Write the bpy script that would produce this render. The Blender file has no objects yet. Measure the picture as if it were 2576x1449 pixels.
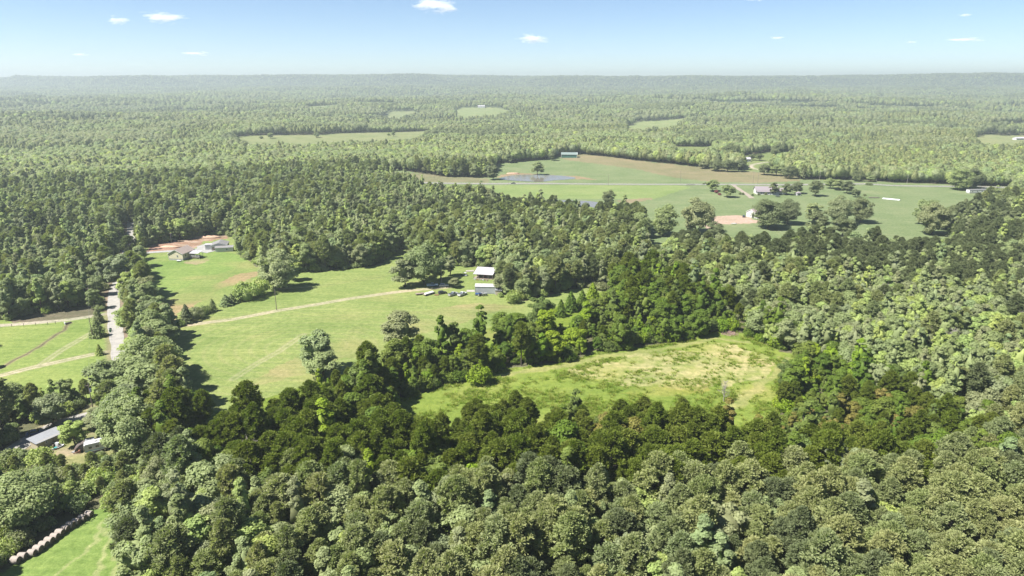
import bpy, math, random
import numpy as np
from mathutils import Vector

# ------------------------------------------------------------------ camera, world, sun, exposure
SC = bpy.context.scene
CAM_H = 100.0
PITCH = math.radians(16.8)
FPX = 1717.0                      # focal length in pixels of a 2576 px wide frame
cam_data = bpy.data.cameras.new('camera')
cam_data.sensor_width = 36.0
cam_data.lens = 36.0 * FPX / 2576.0
cam_data.clip_start = 1.0
cam_data.clip_end = 60000.0
cam = bpy.data.objects.new('camera', cam_data)
SC.collection.objects.link(cam)
cam.location = (0, 0, CAM_H)
cam.rotation_euler = (math.pi / 2 - PITCH, 0, 0)
SC.camera = cam

SUN_EL = math.radians(54)
SUN_AZ = math.radians(-110)       # clockwise from +Y: the sun stands to the left, a little behind the camera
to_sun = Vector((math.sin(SUN_AZ) * math.cos(SUN_EL), math.cos(SUN_AZ) * math.cos(SUN_EL), math.sin(SUN_EL)))
world = bpy.data.worlds.new('World')
SC.world = world
world.use_nodes = True
wn = world.node_tree
wn.nodes.clear()
w_out = wn.nodes.new('ShaderNodeOutputWorld')
w_bg = wn.nodes.new('ShaderNodeBackground')
w_sky = wn.nodes.new('ShaderNodeTexSky')
w_sky.sky_type = 'NISHITA'
w_sky.sun_disc = False
w_sky.sun_elevation = SUN_EL
w_sky.sun_rotation = SUN_AZ
w_sky.altitude = 1500
w_sky.air_density = 0.8
w_sky.dust_density = 0.0
w_sky.ozone_density = 3.0
w_bg.inputs['Strength'].default_value = 0.050
wn.links.new(w_sky.outputs[0], w_bg.inputs['Color'])
wn.links.new(w_bg.outputs[0], w_out.inputs['Surface'])

sun_data = bpy.data.lights.new('sun', 'SUN')
sun_data.energy = 5.0
sun_data.angle = math.radians(0.6)
sun_data.color = (1.0, 0.955, 0.88)
sun = bpy.data.objects.new('sun', sun_data)
sun.rotation_euler = to_sun.to_track_quat('Z', 'Y').to_euler()
sun.location = (0, 0, 400)
SC.collection.objects.link(sun)

SC.render.engine = 'CYCLES'
SC.view_settings.view_transform = 'Standard'
SC.view_settings.look = 'None'
SC.view_settings.exposure = 1.62
SC.view_settings.gamma = 1.0
SC.view_settings.use_curve_mapping = False
SC.cycles.max_bounces = 5
SC.cycles.diffuse_bounces = 3
SC.cycles.glossy_bounces = 2
SC.cycles.transmission_bounces = 2
SC.cycles.volume_bounces = 1
SC.cycles.transparent_max_bounces = 8
SC.cycles.use_denoising = True
SC.cycles.denoiser = 'OPENIMAGEDENOISE'
SC.cycles.sample_clamp_indirect = 6.0
SC.cycles.volume_step_rate = 1.0

HAZE_DENSITY = 0.00017

rng = np.random.default_rng(11)
random.seed(11)

# ------------------------------------------------------------------ terrain
def smooth(a, b, x):
    t = np.clip((x - a) / (b - a), 0, 1)
    return t * t * (3 - 2 * t)

_W = []
_wr = np.random.default_rng(5)
for _k in range(24):
    _a = _wr.uniform(0, 2 * math.pi)
    _W.append((math.cos(_a), math.sin(_a), _wr.uniform(0, 6.28), _wr.uniform(0.6, 1.7)))

def wav(x, y, scale, off=0, n=6):
    s = 0
    for k in range(n):
        c, d, p, f = _W[(off + k) % 24]
        s = s + np.sin((x * c + y * d) * f * 2 * math.pi / scale + p)
    return s / n * 1.6

PONDS = [(45.0, 752.0, 75.0, 0.2), (55.0, 585.0, 60.0, 0.0)]

def terrain(x, y):
    x = np.asarray(x, dtype=float); y = np.asarray(y, dtype=float)
    r = np.sqrt(x * x + y * y)
    z = 0.7 * wav(x, y, 260, 0) * smooth(60, 200, r)
    z = z + 20 * wav(x, y, 1500, 6) * smooth(1000, 2600, r) + 7 * wav(x, y, 520, 12) * smooth(900, 1700, r)
    # rising pasture beyond the highway
    z = z + 5.0 * np.exp(-(((x - 140) / 190) ** 2 + ((y - 950) / 120) ** 2))
    wgt = 0
    for px, py, rad, lev in PONDS:
        wgt = np.exp(-(((x - px) / rad) ** 2 + ((y - py) / rad) ** 2) ** 2)
        z = z * (1 - wgt) + lev * wgt
    yy = y + 380 * wav(x, y, 2600, 3) + 230 * wav(x, y, 900, 9)
    top = 138 + 9 * wav(x, x * 0, 3400, 2) + 5 * wav(x, x * 0, 900, 15) + 2.5 * wav(x, x * 0, 260, 4) - 22 * smooth(5000, 5150, x - .02 * y) + 10 * smooth(3000, 4400, x)
    z = z * (1 - smooth(4300, 6000, y)) + top * (0.28 * smooth(4300, 5900, yy) + 0.72 * smooth(6100, 6800, yy))
    return z

SP, CP = math.sin(PITCH), math.cos(PITCH)

def at(px, py, h=0.0):
    """Ground point (or point h metres above ground) seen at a place of the 2576 px wide frame."""
    dx = (px - 1288.0) / FPX
    dy = (724.5 - py) / FPX
    d = np.array([dx, CP + dy * SP, -SP + dy * CP])
    z = 0.0
    for _ in range(25):
        t = (z + h - CAM_H) / d[2] if d[2] < -0.004 else 9000.0
        x, y = d[0] * t, d[1] * t
        z = 0.5 * z + 0.5 * float(terrain(x, y))
    return np.array([x, y, float(terrain(x, y))])

def poly(pts):
    out = []
    for p in pts:
        q = at(p[0], p[1], p[2] if len(p) > 2 else 0.0)
        out.append((q[0], q[1]))
    return np.array(out)

def inside(P, x, y):
    x = np.asarray(x); y = np.asarray(y)
    res = np.zeros(x.shape, bool)
    x0, y0 = P.min(0); x1, y1 = P.max(0)
    m = (x >= x0) & (x <= x1) & (y >= y0) & (y <= y1)
    if not m.any():
        return res
    xs, ys = x[m], y[m]
    r = np.zeros(xs.shape, bool)
    n = len(P)
    for i in range(n):
        ax, ay = P[i]; bx, by = P[(i + 1) % n]
        if ay == by:
            continue
        c = ((ay > ys) != (by > ys)) & (xs < (bx - ax) * (ys - ay) / (by - ay) + ax)
        r ^= c
    res[m] = r
    return res

def dist_line(L, x, y):
    d = np.full(np.shape(x), 1e9)
    for i in range(len(L) - 1):
        ax, ay = L[i][:2]; bx, by = L[i + 1][:2]
        vx, vy = bx - ax, by - ay
        t = np.clip(((x - ax) * vx + (y - ay) * vy) / (vx * vx + vy * vy), 0, 1)
        d = np.minimum(d, np.hypot(x - ax - t * vx, y - ay - t * vy))
    return d

# ------------------------------------------------------------------ open land, traced as ground outlines
POLY = {}
POLY['farm'] = poly([(352,645),(372,616),(480,600),(570,590),(600,603),(600,640),(640,665),(700,690),(792,683),(877,677),(953,666),
    (985,645),(1000,628),(1026,626),(1045,650),(1138,668),(1190,672),(1250,675),(1262,735),(1290,757),(1345,752),(1400,735),(1480,722),
    (1545,738),(1565,755),(1560,780),(1500,815),(1420,850),(1300,868),(1200,885),(1100,912),(1000,940),(900,965),(800,985),(765,945,15),
    (640,960,15),(575,988,15),(545,1040,14),(480,1030),(440,1000),(425,960),(430,900),(435,870),(425,830),(385,790),(385,745),(360,700)])
POLY['paddock'] = poly([(-90,800),(40,808),(130,802),(240,785),(275,785),(285,800),(310,900),(330,925),(262,950,3),(235,968,6),(60,972,7),(-90,985,7)])
POLY['meadow'] = poly([(985,1005),(1026,995),(1116,968),(1183,950),(1258,930),(1421,909),(1502,886),(1616,873),(1691,863),(1792,837),(1854,834),
    (1910,860),(1958,880),(2033,900),(2010,950),(1975,975),(1960,1020,14),(1828,1035,14),(1792,997,14),(1714,990,14),(1672,980,14),
    (1584,984,14),(1486,980,14),(1398,971,14),(1274,975,14),(1175,985,14),(1108,1024,14),(1040,1040,14),(985,1030,10)])
POLY['bale_meadow'] = poly([(290,1262),(302,1300),(300,1350),(318,1400),(345,1440),(380,1640),(-300,1640),(-90,1462),(0,1438),(60,1400),(150,1340),(225,1285)])
POLY['yard'] = poly([(75,1100),(110,1070),(160,1045),(230,1020),(262,1005),(285,1040),(270,1090),(290,1110),(300,1130),(225,1178),(190,1188),(150,1180),(85,1168),(50,1135),(55,1112)])
POLY['pasture'] = poly([(950,432),(1006,428),(1060,437),(1120,445),(1226,447),(1249,411),(1328,405),(1384,402),(1404,392),(1460,388),(1592,403),
    (1709,415),(1782,423),(1869,429),(1920,420),(1991,440),(2015,452),(2071,452),(2172,453),(2242,459),(2392,464),(2445,468),(2540,470),
    (2545,485),(2528,506),(2480,520),(2440,545),(2403,569),(2385,585),(2410,625),(2425,650),(2400,650),(2357,612,8),(2305,604,12),
    (2200,592,12),(2100,590,12),(2026,588,12),(1956,607,12),(1834,597,12),(1740,593,12),(1690,600,12),(1677,628,10),(1640,622,10),
    (1627,590,12),(1620,540,12),(1571,520,12),(1460,522,12),(1400,512,12),(1358,502,12),(1287,499,12),(1235,480,12),(1211,466,12),
    (1094,464,12),(1065,452,12),(1000,440,8)])
POLY['upper_pasture'] = poly([(1680,369),(1790,369),(1800,385),(1770,396),(1850,396),(1925,383),(2008,383),(2010,400),(1965,412),(1930,430),(1870,430),(1862,412),(1790,408),(1700,400)])
POLY['far_field'] = poly([(590,344),(640,341),(806,339),(957,333),(1064,330),(1092,338),(1025,347,15),(732,359,15),(635,356,15),(600,352,15)])
POLY['far_meadow'] = poly([(922,298),(981,284),(1040,279),(1064,292),(1001,298,15)])
POLY['hill_meadow'] = poly([(1140,279),(1162,271),(1258,271),(1287,284),(1258,285,15),(1150,289,15)])
POLY['creek_field'] = poly([(1572,318),(1600,306),(1722,298),(1724,307),(1680,319,15),(1580,322,15)])
POLY['east_field'] = poly([(2444,344),(2470,339),(2576,342),(2660,352),(2660,366),(2540,360,15),(2470,352,15)])
POLY['clearing'] = poly([(214,735),(220,675),(232,672),(236,735),(262,770),(300,780),(295,760),(270,745),(300,690),(318,650),(330,615),(318,610),(300,640),(262,720),(245,760),(120,790),(30,800),(25,815),(240,795),(240,770)])
LOT = poly([(343,1055,6),(480,1127,12),(605,1152,14),(1005,1163,15),(1215,1157,15),(1510,1168,15),(1700,1167,15),(2290,1137,15),(2515,1100,14),(2572,1043,12),(2050,840,10),(1633,660,8)])

ROAD = [at(*p) for p in [(330,560),(330,590),(325,615),(316,650),(302,695),(288,740),(286,770),(288,800),(293,845),(298,880),(304,905),(312,940),(314,975),(300,1005),(268,1026),(221,1045),(156,1062),(109,1085),(60,1115),(10,1150),(-60,1200)]]
HIGHWAY = [at(*p) for p in [(880,455),(1000,459),(1079,460.5),(1288,462),(1500,463.2),(1730,464),(1880,464.5),(1990,465),(2090,463.5),(2172,463),(2250,467),(2330,468.5),(2392,469),(2460,470),(2620,474),(2760,480)]]
DRIVE_HOUSE = [at(*p) for p in [(312,636),(357,636),(395,634),(430,632),(470,632),(497,627),(530,620)]]
DRIVE_FARM = [at(*p) for p in [(1845,464.5),(1850,470),(1862,478),(1876,487),(1892,499)]]
DRIVE_UPPER = [at(*p) for p in [(1985,433),(1930,430),(1900,425),(1888,420),(1893,414),(1920,409),(1975,405)]]
LANE = [at(*p) for p in [(276,788),(230,796),(169,805),(90,812),(13,818),(-60,822)]]
TRACKS = [
    ([at(*p) for p in [(281,884),(230,892),(156,908),(80,925),(0,945),(-60,958)]], 2.0, 1.0),
    ([at(*p) for p in [(427,824),(500,814),(587,803),(671,787),(695,782),(790,767),(880,751),(960,740),(1026,731),(1085,726),(1130,722)]], 2.0, 1.0),
    ([at(*p) for p in [(229,838),(200,855),(156,880),(120,905),(99,921)]], 1.6, 0.45),
    ([at(*p) for p in [(763,842),(700,885),(645,915),(587,953)]], 1.5, 0.28),
]
DITCH = [at(*p) for p in [(176,812),(168,822),(161,830),(125,853),(91,877),(47,900),(0,926),(-40,945)]]

OPEN = ['farm','paddock','meadow','bale_meadow','yard','pasture','upper_pasture','far_field','far_meadow','hill_meadow','creek_field','east_field','clearing']
rng2 = np.random.default_rng(77)
GLADES = []
for _ in range(40):               # small far clearings
    a = rng2.uniform(-0.62, 0.66); r = rng2.uniform(1900, 4300)
    GLADES.append((r * math.sin(a), r * math.cos(a), rng2.uniform(50, 190), rng2.uniform(35, 120)))

def open_mask(x, y):
    m = np.zeros(np.shape(x), bool)
    for k in OPEN:
        m |= inside(POLY[k], x, y)
    for gx, gy, ga, gb in GLADES:
        m |= (((x - gx) / ga) ** 2 + ((y - gy) / gb) ** 2) < 1
    return m

# ------------------------------------------------------------------ node helpers and materials
MATS = {}
def new_mat(name):
    m = bpy.data.materials.new(name)
    m.use_nodes = True
    nt = m.node_tree
    nt.nodes.clear()
    out = nt.nodes.new('ShaderNodeOutputMaterial')
    MATS[name] = m
    return m, nt, out

def node(nt, t, **kw):
    n = nt.nodes.new(t)
    for k, v in kw.items():
        if k in n.inputs.keys() if hasattr(n.inputs, 'keys') else False:
            n.inputs[k].default_value = v
        else:
            setattr(n, k, v)
    return n

def ramp(nt, fac, stops):
    r = nt.nodes.new('ShaderNodeValToRGB')
    el = r.color_ramp.elements
    while len(el) > 1:
        el.remove(el[-1])
    el[0].position = stops[0][0]; el[0].color = (*stops[0][1], 1)
    for p, c in stops[1:]:
        e = el.new(p); e.color = (*c, 1)
    nt.links.new(fac, r.inputs[0])
    return r.outputs[0]

def mult(nt, a, b, fac=1.0, mode='MULTIPLY'):
    m = nt.nodes.new('ShaderNodeMix')
    m.data_type = 'RGBA'; m.blend_type = mode
    m.inputs[0].default_value = fac
    nt.links.new(a, m.inputs[6]); nt.links.new(b, m.inputs[7])
    return m.outputs[2]

def noise(nt, vec, scale, detail=3, rough=0.6):
    n = nt.nodes.new('ShaderNodeTexNoise')
    n.inputs['Scale'].default_value = scale
    n.inputs['Detail'].default_value = detail
    n.inputs['Roughness'].default_value = rough
    nt.links.new(vec, n.inputs['Vector'])
    return n.outputs['Fac']

def leaf_mat(name, cols, trans=0.35, nscale=0.5, lo=0.78, hi=1.25):
    k_ = 1.0 if name.startswith(('weed', 'crape')) else (1.0 if name.startswith('lush') else 1.30)
    k_ = 1.55 if name.startswith('lush') else k_
    cols = [(c[0], c[1], c[2] * (1.0 if name.startswith('lush') else .86)) for c in cols]
    cols = [tuple(x * k_ for x in c) for c in cols]
    m, nt, out = new_mat(name)
    oi = nt.nodes.new('ShaderNodeObjectInfo')
    tc = nt.nodes.new('ShaderNodeTexCoord')
    stops = [(i / max(1, len(cols) - 1), c) for i, c in enumerate(cols)]
    base = ramp(nt, oi.outputs['Random'], stops)
    f = noise(nt, tc.outputs['Object'], nscale, 2)
    v = ramp(nt, f, [(0.3, (lo, lo, lo * 0.96)), (0.7, (hi, hi, hi))])
    col = mult(nt, base, v)
    d = nt.nodes.new('ShaderNodeBsdfPrincipled')
    d.inputs['Roughness'].default_value = 0.62
    d.inputs['Specular IOR Level'].default_value = 0.22
    nt.links.new(col, d.inputs['Base Color'])
    t = nt.nodes.new('ShaderNodeBsdfTranslucent')
    tcol = mult(nt, col, ramp(nt, oi.outputs['Random'], [(0, (1.0, 1.15, 0.5)), (1, (1.0, 1.15, 0.5))]))
    nt.links.new(tcol, t.inputs['Color'])
    mx = nt.nodes.new('ShaderNodeMixShader')
    mx.inputs[0].default_value = trans
    nt.links.new(d.outputs[0], mx.inputs[1]); nt.links.new(t.outputs[0], mx.inputs[2])
    nt.links.new(mx.outputs[0], out.inputs['Surface'])
    return m

def plain(name, col, rough=0.6, metal=0.0, var=0.12, nscale=1.5, spec=0.4, bump=0.0):
    m, nt, out = new_mat(name)
    d = nt.nodes.new('ShaderNodeBsdfPrincipled')
    d.inputs['Roughness'].default_value = rough
    d.inputs['Metallic'].default_value = metal
    d.inputs['Specular IOR Level'].default_value = spec
    tc = nt.nodes.new('ShaderNodeTexCoord')
    f = noise(nt, tc.outputs['Object'], nscale, 4)
    c0 = tuple(c * (1 - var) for c in col); c1 = tuple(min(1, c * (1 + var)) for c in col)
    nt.links.new(ramp(nt, f, [(0.3, c0), (0.7, c1)]), d.inputs['Base Color'])
    if bump:
        b = nt.nodes.new('ShaderNodeBump')
        b.inputs['Strength'].default_value = bump
        nt.links.new(f, b.inputs['Height'])
        nt.links.new(b.outputs[0], d.inputs['Normal'])
    nt.links.new(d.outputs[0], out.inputs['Surface'])
    return m

def seam_mat(name, col, scale, axis='X', rough=0.4, metal=0.3, depth=0.25):
    """metal sheet with ribs"""
    m, nt, out = new_mat(name)
    d = nt.nodes.new('ShaderNodeBsdfPrincipled')
    d.inputs['Roughness'].default_value = rough
    d.inputs['Metallic'].default_value = metal
    tc = nt.nodes.new('ShaderNodeTexCoord')
    w = nt.nodes.new('ShaderNodeTexWave')
    w.bands_direction = axis
    w.inputs['Scale'].default_value = scale
    nt.links.new(tc.outputs['Object'], w.inputs['Vector'])
    f = noise(nt, tc.outputs['Object'], 0.8, 4)
    c = ramp(nt, f, [(0.3, tuple(x * 0.86 for x in col)), (0.7, col)])
    nt.links.new(c, d.inputs['Base Color'])
    b = nt.nodes.new('ShaderNodeBump'); b.inputs['Strength'].default_value = depth
    b.inputs['Distance'].default_value = 0.05
    nt.links.new(w.outputs['Fac'], b.inputs['Height'])
    nt.links.new(b.outputs[0], d.inputs['Normal'])
    nt.links.new(d.outputs[0], out.inputs['Surface'])
    return m

# foliage outside the bright green lot (paler, greyer: partly a milky veil mixed into the colour) and inside it
leaf_mat('oak_leaf', [(.150,.185,.095),(.180,.215,.110),(.165,.200,.092),(.200,.225,.130),(.150,.200,.105)], trans=.42)
leaf_mat('oak_light_leaf', [(.215,.270,.095),(.240,.280,.110),(.195,.255,.100),(.250,.285,.095)], trans=.42)
leaf_mat('oak_dull_leaf', [(.160,.180,.108),(.180,.192,.112),(.155,.185,.118)], trans=.42)
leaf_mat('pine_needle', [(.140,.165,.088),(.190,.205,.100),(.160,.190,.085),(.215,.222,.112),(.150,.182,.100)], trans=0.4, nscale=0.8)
leaf_mat('dark_pine_needle', [(.090,.108,.060),(.108,.125,.066),(.095,.116,.062)], trans=0.35, nscale=0.8)  # dark foliage; also carries cloud shade put into the leaf colour
leaf_mat('lush_oak_leaf', [(.050,.088,.010),(.074,.106,.014),(.062,.100,.010),(.092,.116,.020),(.066,.094,.024)], trans=.4)
leaf_mat('lush_light_leaf', [(.110,.165,.010),(.132,.172,.012),(.096,.155,.012)], trans=.4)
leaf_mat('lush_rust_leaf', [(.118,.106,.026),(.104,.100,.022),(.130,.108,.030)], trans=.4)
leaf_mat('lush_pine_needle', [(.062,.084,.010),(.082,.101,.013),(.070,.096,.011),(.095,.112,.018)], trans=0.38, nscale=0.8)
leaf_mat('weed_leaf', [(.185,.265,.035),(.160,.240,.030),(.250,.270,.070),(.215,.255,.050)], trans=0.5)
leaf_mat('crape_myrtle_leaf', [(.20,.05,.08),(.22,.06,.09)])
plain('bark', (.085,.070,.055), 0.9, var=0.25, nscale=3)
plain('pale_bark', (.22,.20,.18), 0.9, var=0.2, nscale=3)
plain('dead_wood', (.26,.235,.215), 0.9, var=0.2, nscale=3)

def ground_mat():
    m, nt, out = new_mat('ground_cover')
    d = nt.nodes.new('ShaderNodeBsdfPrincipled')
    d.inputs['Roughness'].default_value = 0.95
    d.inputs['Specular IOR Level'].default_value = 0.1
    a = nt.nodes.new('ShaderNodeAttribute'); a.attribute_name = 'cover'
    g = nt.nodes.new('ShaderNodeNewGeometry')
    f1 = noise(nt, g.outputs['Position'], 0.03, 5, 0.65)
    f2 = noise(nt, g.outputs['Position'], 0.55, 5, 0.7)
    # mowing and drilling lines: stretched noise
    mp = nt.nodes.new('ShaderNodeMapping')
    mp.inputs['Rotation'].default_value = (0, 0, math.radians(18))
    mp.inputs['Scale'].default_value = (0.03, 0.42, 0.03)
    nt.links.new(g.outputs['Position'], mp.inputs['Vector'])
    f3 = noise(nt, mp.outputs[0], 1.0, 3, 0.6)
    v1 = ramp(nt, f1, [(0.32, (.80,.86,.78)), (0.5, (1,1,1)), (0.7, (1.22,1.10,1.20))])
    v2 = ramp(nt, f2, [(0.25, (.62,.68,.58)), (0.52, (1,1,1)), (0.78, (1.34,1.26,1.34))])
    v3 = ramp(nt, f3, [(0.3, (.84,.88,.84)), (0.7, (1.16,1.10,1.16))])
    f4 = noise(nt, g.outputs['Position'], 2.4, 3, 0.7)
    v4 = ramp(nt, f4, [(0.3, (.78,.82,.76)), (0.7, (1.2,1.16,1.2))])
    c = mult(nt, mult(nt, mult(nt, mult(nt, a.outputs['Color'], v1), v2), v3), v4)
    nt.links.new(c, d.inputs['Base Color'])
    b = nt.nodes.new('ShaderNodeBump')
    b.inputs['Strength'].default_value = 0.55
    b.inputs['Distance'].default_value = 0.35
    nt.links.new(f2, b.inputs['Height'])
    nt.links.new(b.outputs[0], d.inputs['Normal'])
    nt.links.new(d.outputs[0], out.inputs['Surface'])
    return m
ground_mat()
def gravel_mat(name, col, rut=True):
    m, nt, out = new_mat(name)
    d = nt.nodes.new('ShaderNodeBsdfPrincipled')
    d.inputs['Roughness'].default_value = 0.95
    g = nt.nodes.new('ShaderNodeNewGeometry')
    f1 = noise(nt, g.outputs['Position'], 0.35, 5, 0.7)
    f2 = noise(nt, g.outputs['Position'], 3.0, 3, 0.7)
    c = ramp(nt, f1, [(0.3, tuple(x * 0.78 for x in col)), (0.65, tuple(min(1, x * 1.1) for x in col))])
    v = ramp(nt, f2, [(0.3, (.85,.85,.85)), (0.7, (1.1,1.1,1.1))])
    nt.links.new(mult(nt, c, v), d.inputs['Base Color'])
    b = nt.nodes.new('ShaderNodeBump'); b.inputs['Strength'].default_value = 0.4
    nt.links.new(f2, b.inputs['Height']); nt.links.new(b.outputs[0], d.inputs['Normal'])
    nt.links.new(d.outputs[0], out.inputs['Surface'])
gravel_mat('gravel', (.24,.228,.21))
gravel_mat('old_asphalt', (.15,.15,.153))
gravel_mat('concrete', (.23,.228,.22))
gravel_mat('red_clay', (.42,.27,.18))
gravel_mat('tan_gravel', (.22,.185,.15))
plain('road_paint', (.75,.74,.70), 0.7, var=0.1)
plain('yellow_paint', (.62,.45,.10), 0.7, var=0.1)

def water_mat():
    m, nt, out = new_mat('pond_water')
    d = nt.nodes.new('ShaderNodeBsdfPrincipled')
    d.inputs['Base Color'].default_value = (.13,.12,.10,1)
    d.inputs['Roughness'].default_value = 0.12
    d.inputs['IOR'].default_value = 1.33
    d.inputs['Specular IOR Level'].default_value = 0.55
    g = nt.nodes.new('ShaderNodeNewGeometry')
    f = noise(nt, g.outputs['Position'], 0.9, 3)
    b = nt.nodes.new('ShaderNodeBump'); b.inputs['Strength'].default_value = 0.03
    nt.links.new(f, b.inputs['Height']); nt.links.new(b.outputs[0], d.inputs['Normal'])
    nt.links.new(d.outputs[0], out.inputs['Surface'])
water_mat()
M = MATS

# ------------------------------------------------------------------ mesh helpers
def mesh_np(name, V, F, mats, mat_idx=None, smooth_shade=False):
    """V (n,3); F (m,3 or 4) int array or list of arrays; fast build"""
    me = bpy.data.meshes.new(name)
    V = np.asarray(V, dtype=np.float32)
    if isinstance(F, np.ndarray):
        F = [F]
    loops = np.concatenate([f.ravel() for f in F]).astype(np.int32)
    counts = np.concatenate([np.full(len(f), f.shape[1]) for f in F]).astype(np.int32)
    me.vertices.add(len(V)); me.vertices.foreach_set('co', V.ravel())
    me.loops.add(len(loops)); me.loops.foreach_set('vertex_index', loops)
    me.polygons.add(len(counts))
    starts = np.concatenate([[0], np.cumsum(counts)[:-1]]).astype(np.int32)
    me.polygons.foreach_set('loop_start', starts)
    me.polygons.foreach_set('loop_total', counts)
    if mat_idx is not None:
        me.polygons.foreach_set('material_index', np.asarray(mat_idx, dtype=np.int32))
    if smooth_shade:
        me.polygons.foreach_set('use_smooth', np.ones(len(counts), bool))
    for m in mats:
        me.materials.append(MATS[m])
    me.update(calc_edges=True)
    return me

def link(name, data, parent=None, loc=(0, 0, 0), rotz=0.0, col=None):
    o = bpy.data.objects.new(name, data)
    SC.collection.objects.link(o)
    if parent is not None:
        o.parent = parent
    o.location = loc
    if rotz:
        o.rotation_euler = (0, 0, rotz)
    return o

def tag(o, label=None, cat=None, group=None, kind=None):
    if label: o['label'] = label
    if cat: o['category'] = cat
    if group: o['group'] = group
    if kind: o['kind'] = kind
    return o

def thing(name, label, cat, loc, rotz=0.0, group=None):
    o = bpy.data.objects.new(name, None)
    o.empty_display_size = 0.5
    SC.collection.objects.link(o)
    o.location = loc
    o.rotation_euler = (0, 0, rotz)
    return tag(o, label, cat, group)

class MB:
    """collects simple solids into one mesh"""
    def __init__(self):
        self.v = []; self.f = []
    def raw(self, vs, fs):
        n = len(self.v)
        self.v += [tuple(v) for v in vs]
        self.f += [tuple(i + n for i in f) for f in fs]
        return self
    def box(self, x0, x1, y0, y1, z0, z1):
        vs = [(x0,y0,z0),(x1,y0,z0),(x1,y1,z0),(x0,y1,z0),(x0,y0,z1),(x1,y0,z1),(x1,y1,z1),(x0,y1,z1)]
        return self.raw(vs, [(0,3,2,1),(4,5,6,7),(0,1,5,4),(1,2,6,5),(2,3,7,6),(3,0,4,7)])
    def bar(self, a, b, w, h=None):
        a = Vector(a); b = Vector(b); h = h or w
        d = (b - a).normalized()
        s = d.cross(Vector((0,0,1)))
        if s.length < 1e-3: s = Vector((1,0,0))
        s.normalize(); u = s.cross(d).normalized()
        s *= w / 2; u *= h / 2
        vs = [a-s-u, a+s-u, a+s+u, a-s+u, b-s-u, b+s-u, b+s+u, b-s+u]
        return self.raw(vs, [(0,3,2,1),(4,5,6,7),(0,1,5,4),(1,2,6,5),(2,3,7,6),(3,0,4,7)])
    def tube(self, a, b, r0, r1=None, n=8, caps=True):
        a = Vector(a); b = Vector(b); r1 = r0 if r1 is None else r1
        d = (b - a).normalized()
        s = d.cross(Vector((0,0,1)))
        if s.length < 1e-3: s = Vector((1,0,0))
        s.normalize(); u = s.cross(d).normalized()
        vs = []
        for c, r in ((a, r0), (b, r1)):
            for k in range(n):
                t = 2 * math.pi * k / n
                vs.append(c + s * (r * math.cos(t)) + u * (r * math.sin(t)))
        fs = [(k, (k+1) % n, n + (k+1) % n, n + k) for k in range(n)]
        if caps:
            fs += [tuple(range(n-1, -1, -1)), tuple(range(n, 2*n))]
        return self.raw(vs, fs)
    def prism(self, prof, y0, y1):
        """profile in x,z extruded along y"""
        n = len(prof)
        vs = [(p[0], y0, p[1]) for p in prof] + [(p[0], y1, p[1]) for p in prof]
        fs = [(k, (k+1) % n, n + (k+1) % n, n + k) for k in range(n)] + [tuple(range(n-1,-1,-1)), tuple(range(n, 2*n))]
        return self.raw(vs, fs)
    def prism_x(self, prof, x0, x1):
        """profile in y,z extruded along x"""
        n = len(prof)
        vs = [(x0, p[0], p[1]) for p in prof] + [(x1, p[0], p[1]) for p in prof]
        fs = [(k, (k+1) % n, n + (k+1) % n, n + k) for k in range(n)] + [tuple(range(n-1,-1,-1)), tuple(range(n, 2*n))]
        return self.raw(vs, fs)
    def mesh(self, name, mat):
        me = bpy.data.meshes.new(name)
        me.from_pydata(self.v, [], self.f)
        me.materials.append(MATS[mat])
        me.update()
        import bmesh
        bm = bmesh.new(); bm.from_mesh(me)
        bmesh.ops.recalc_face_normals(bm, faces=bm.faces)
        bm.to_mesh(me); bm.free()
        return me
    def build(self, name, mat, parent=None, loc=(0,0,0), label=None):
        o = link(name, self.mesh(name, mat), parent, loc)
        if label: o['label'] = label
        return o

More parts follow.
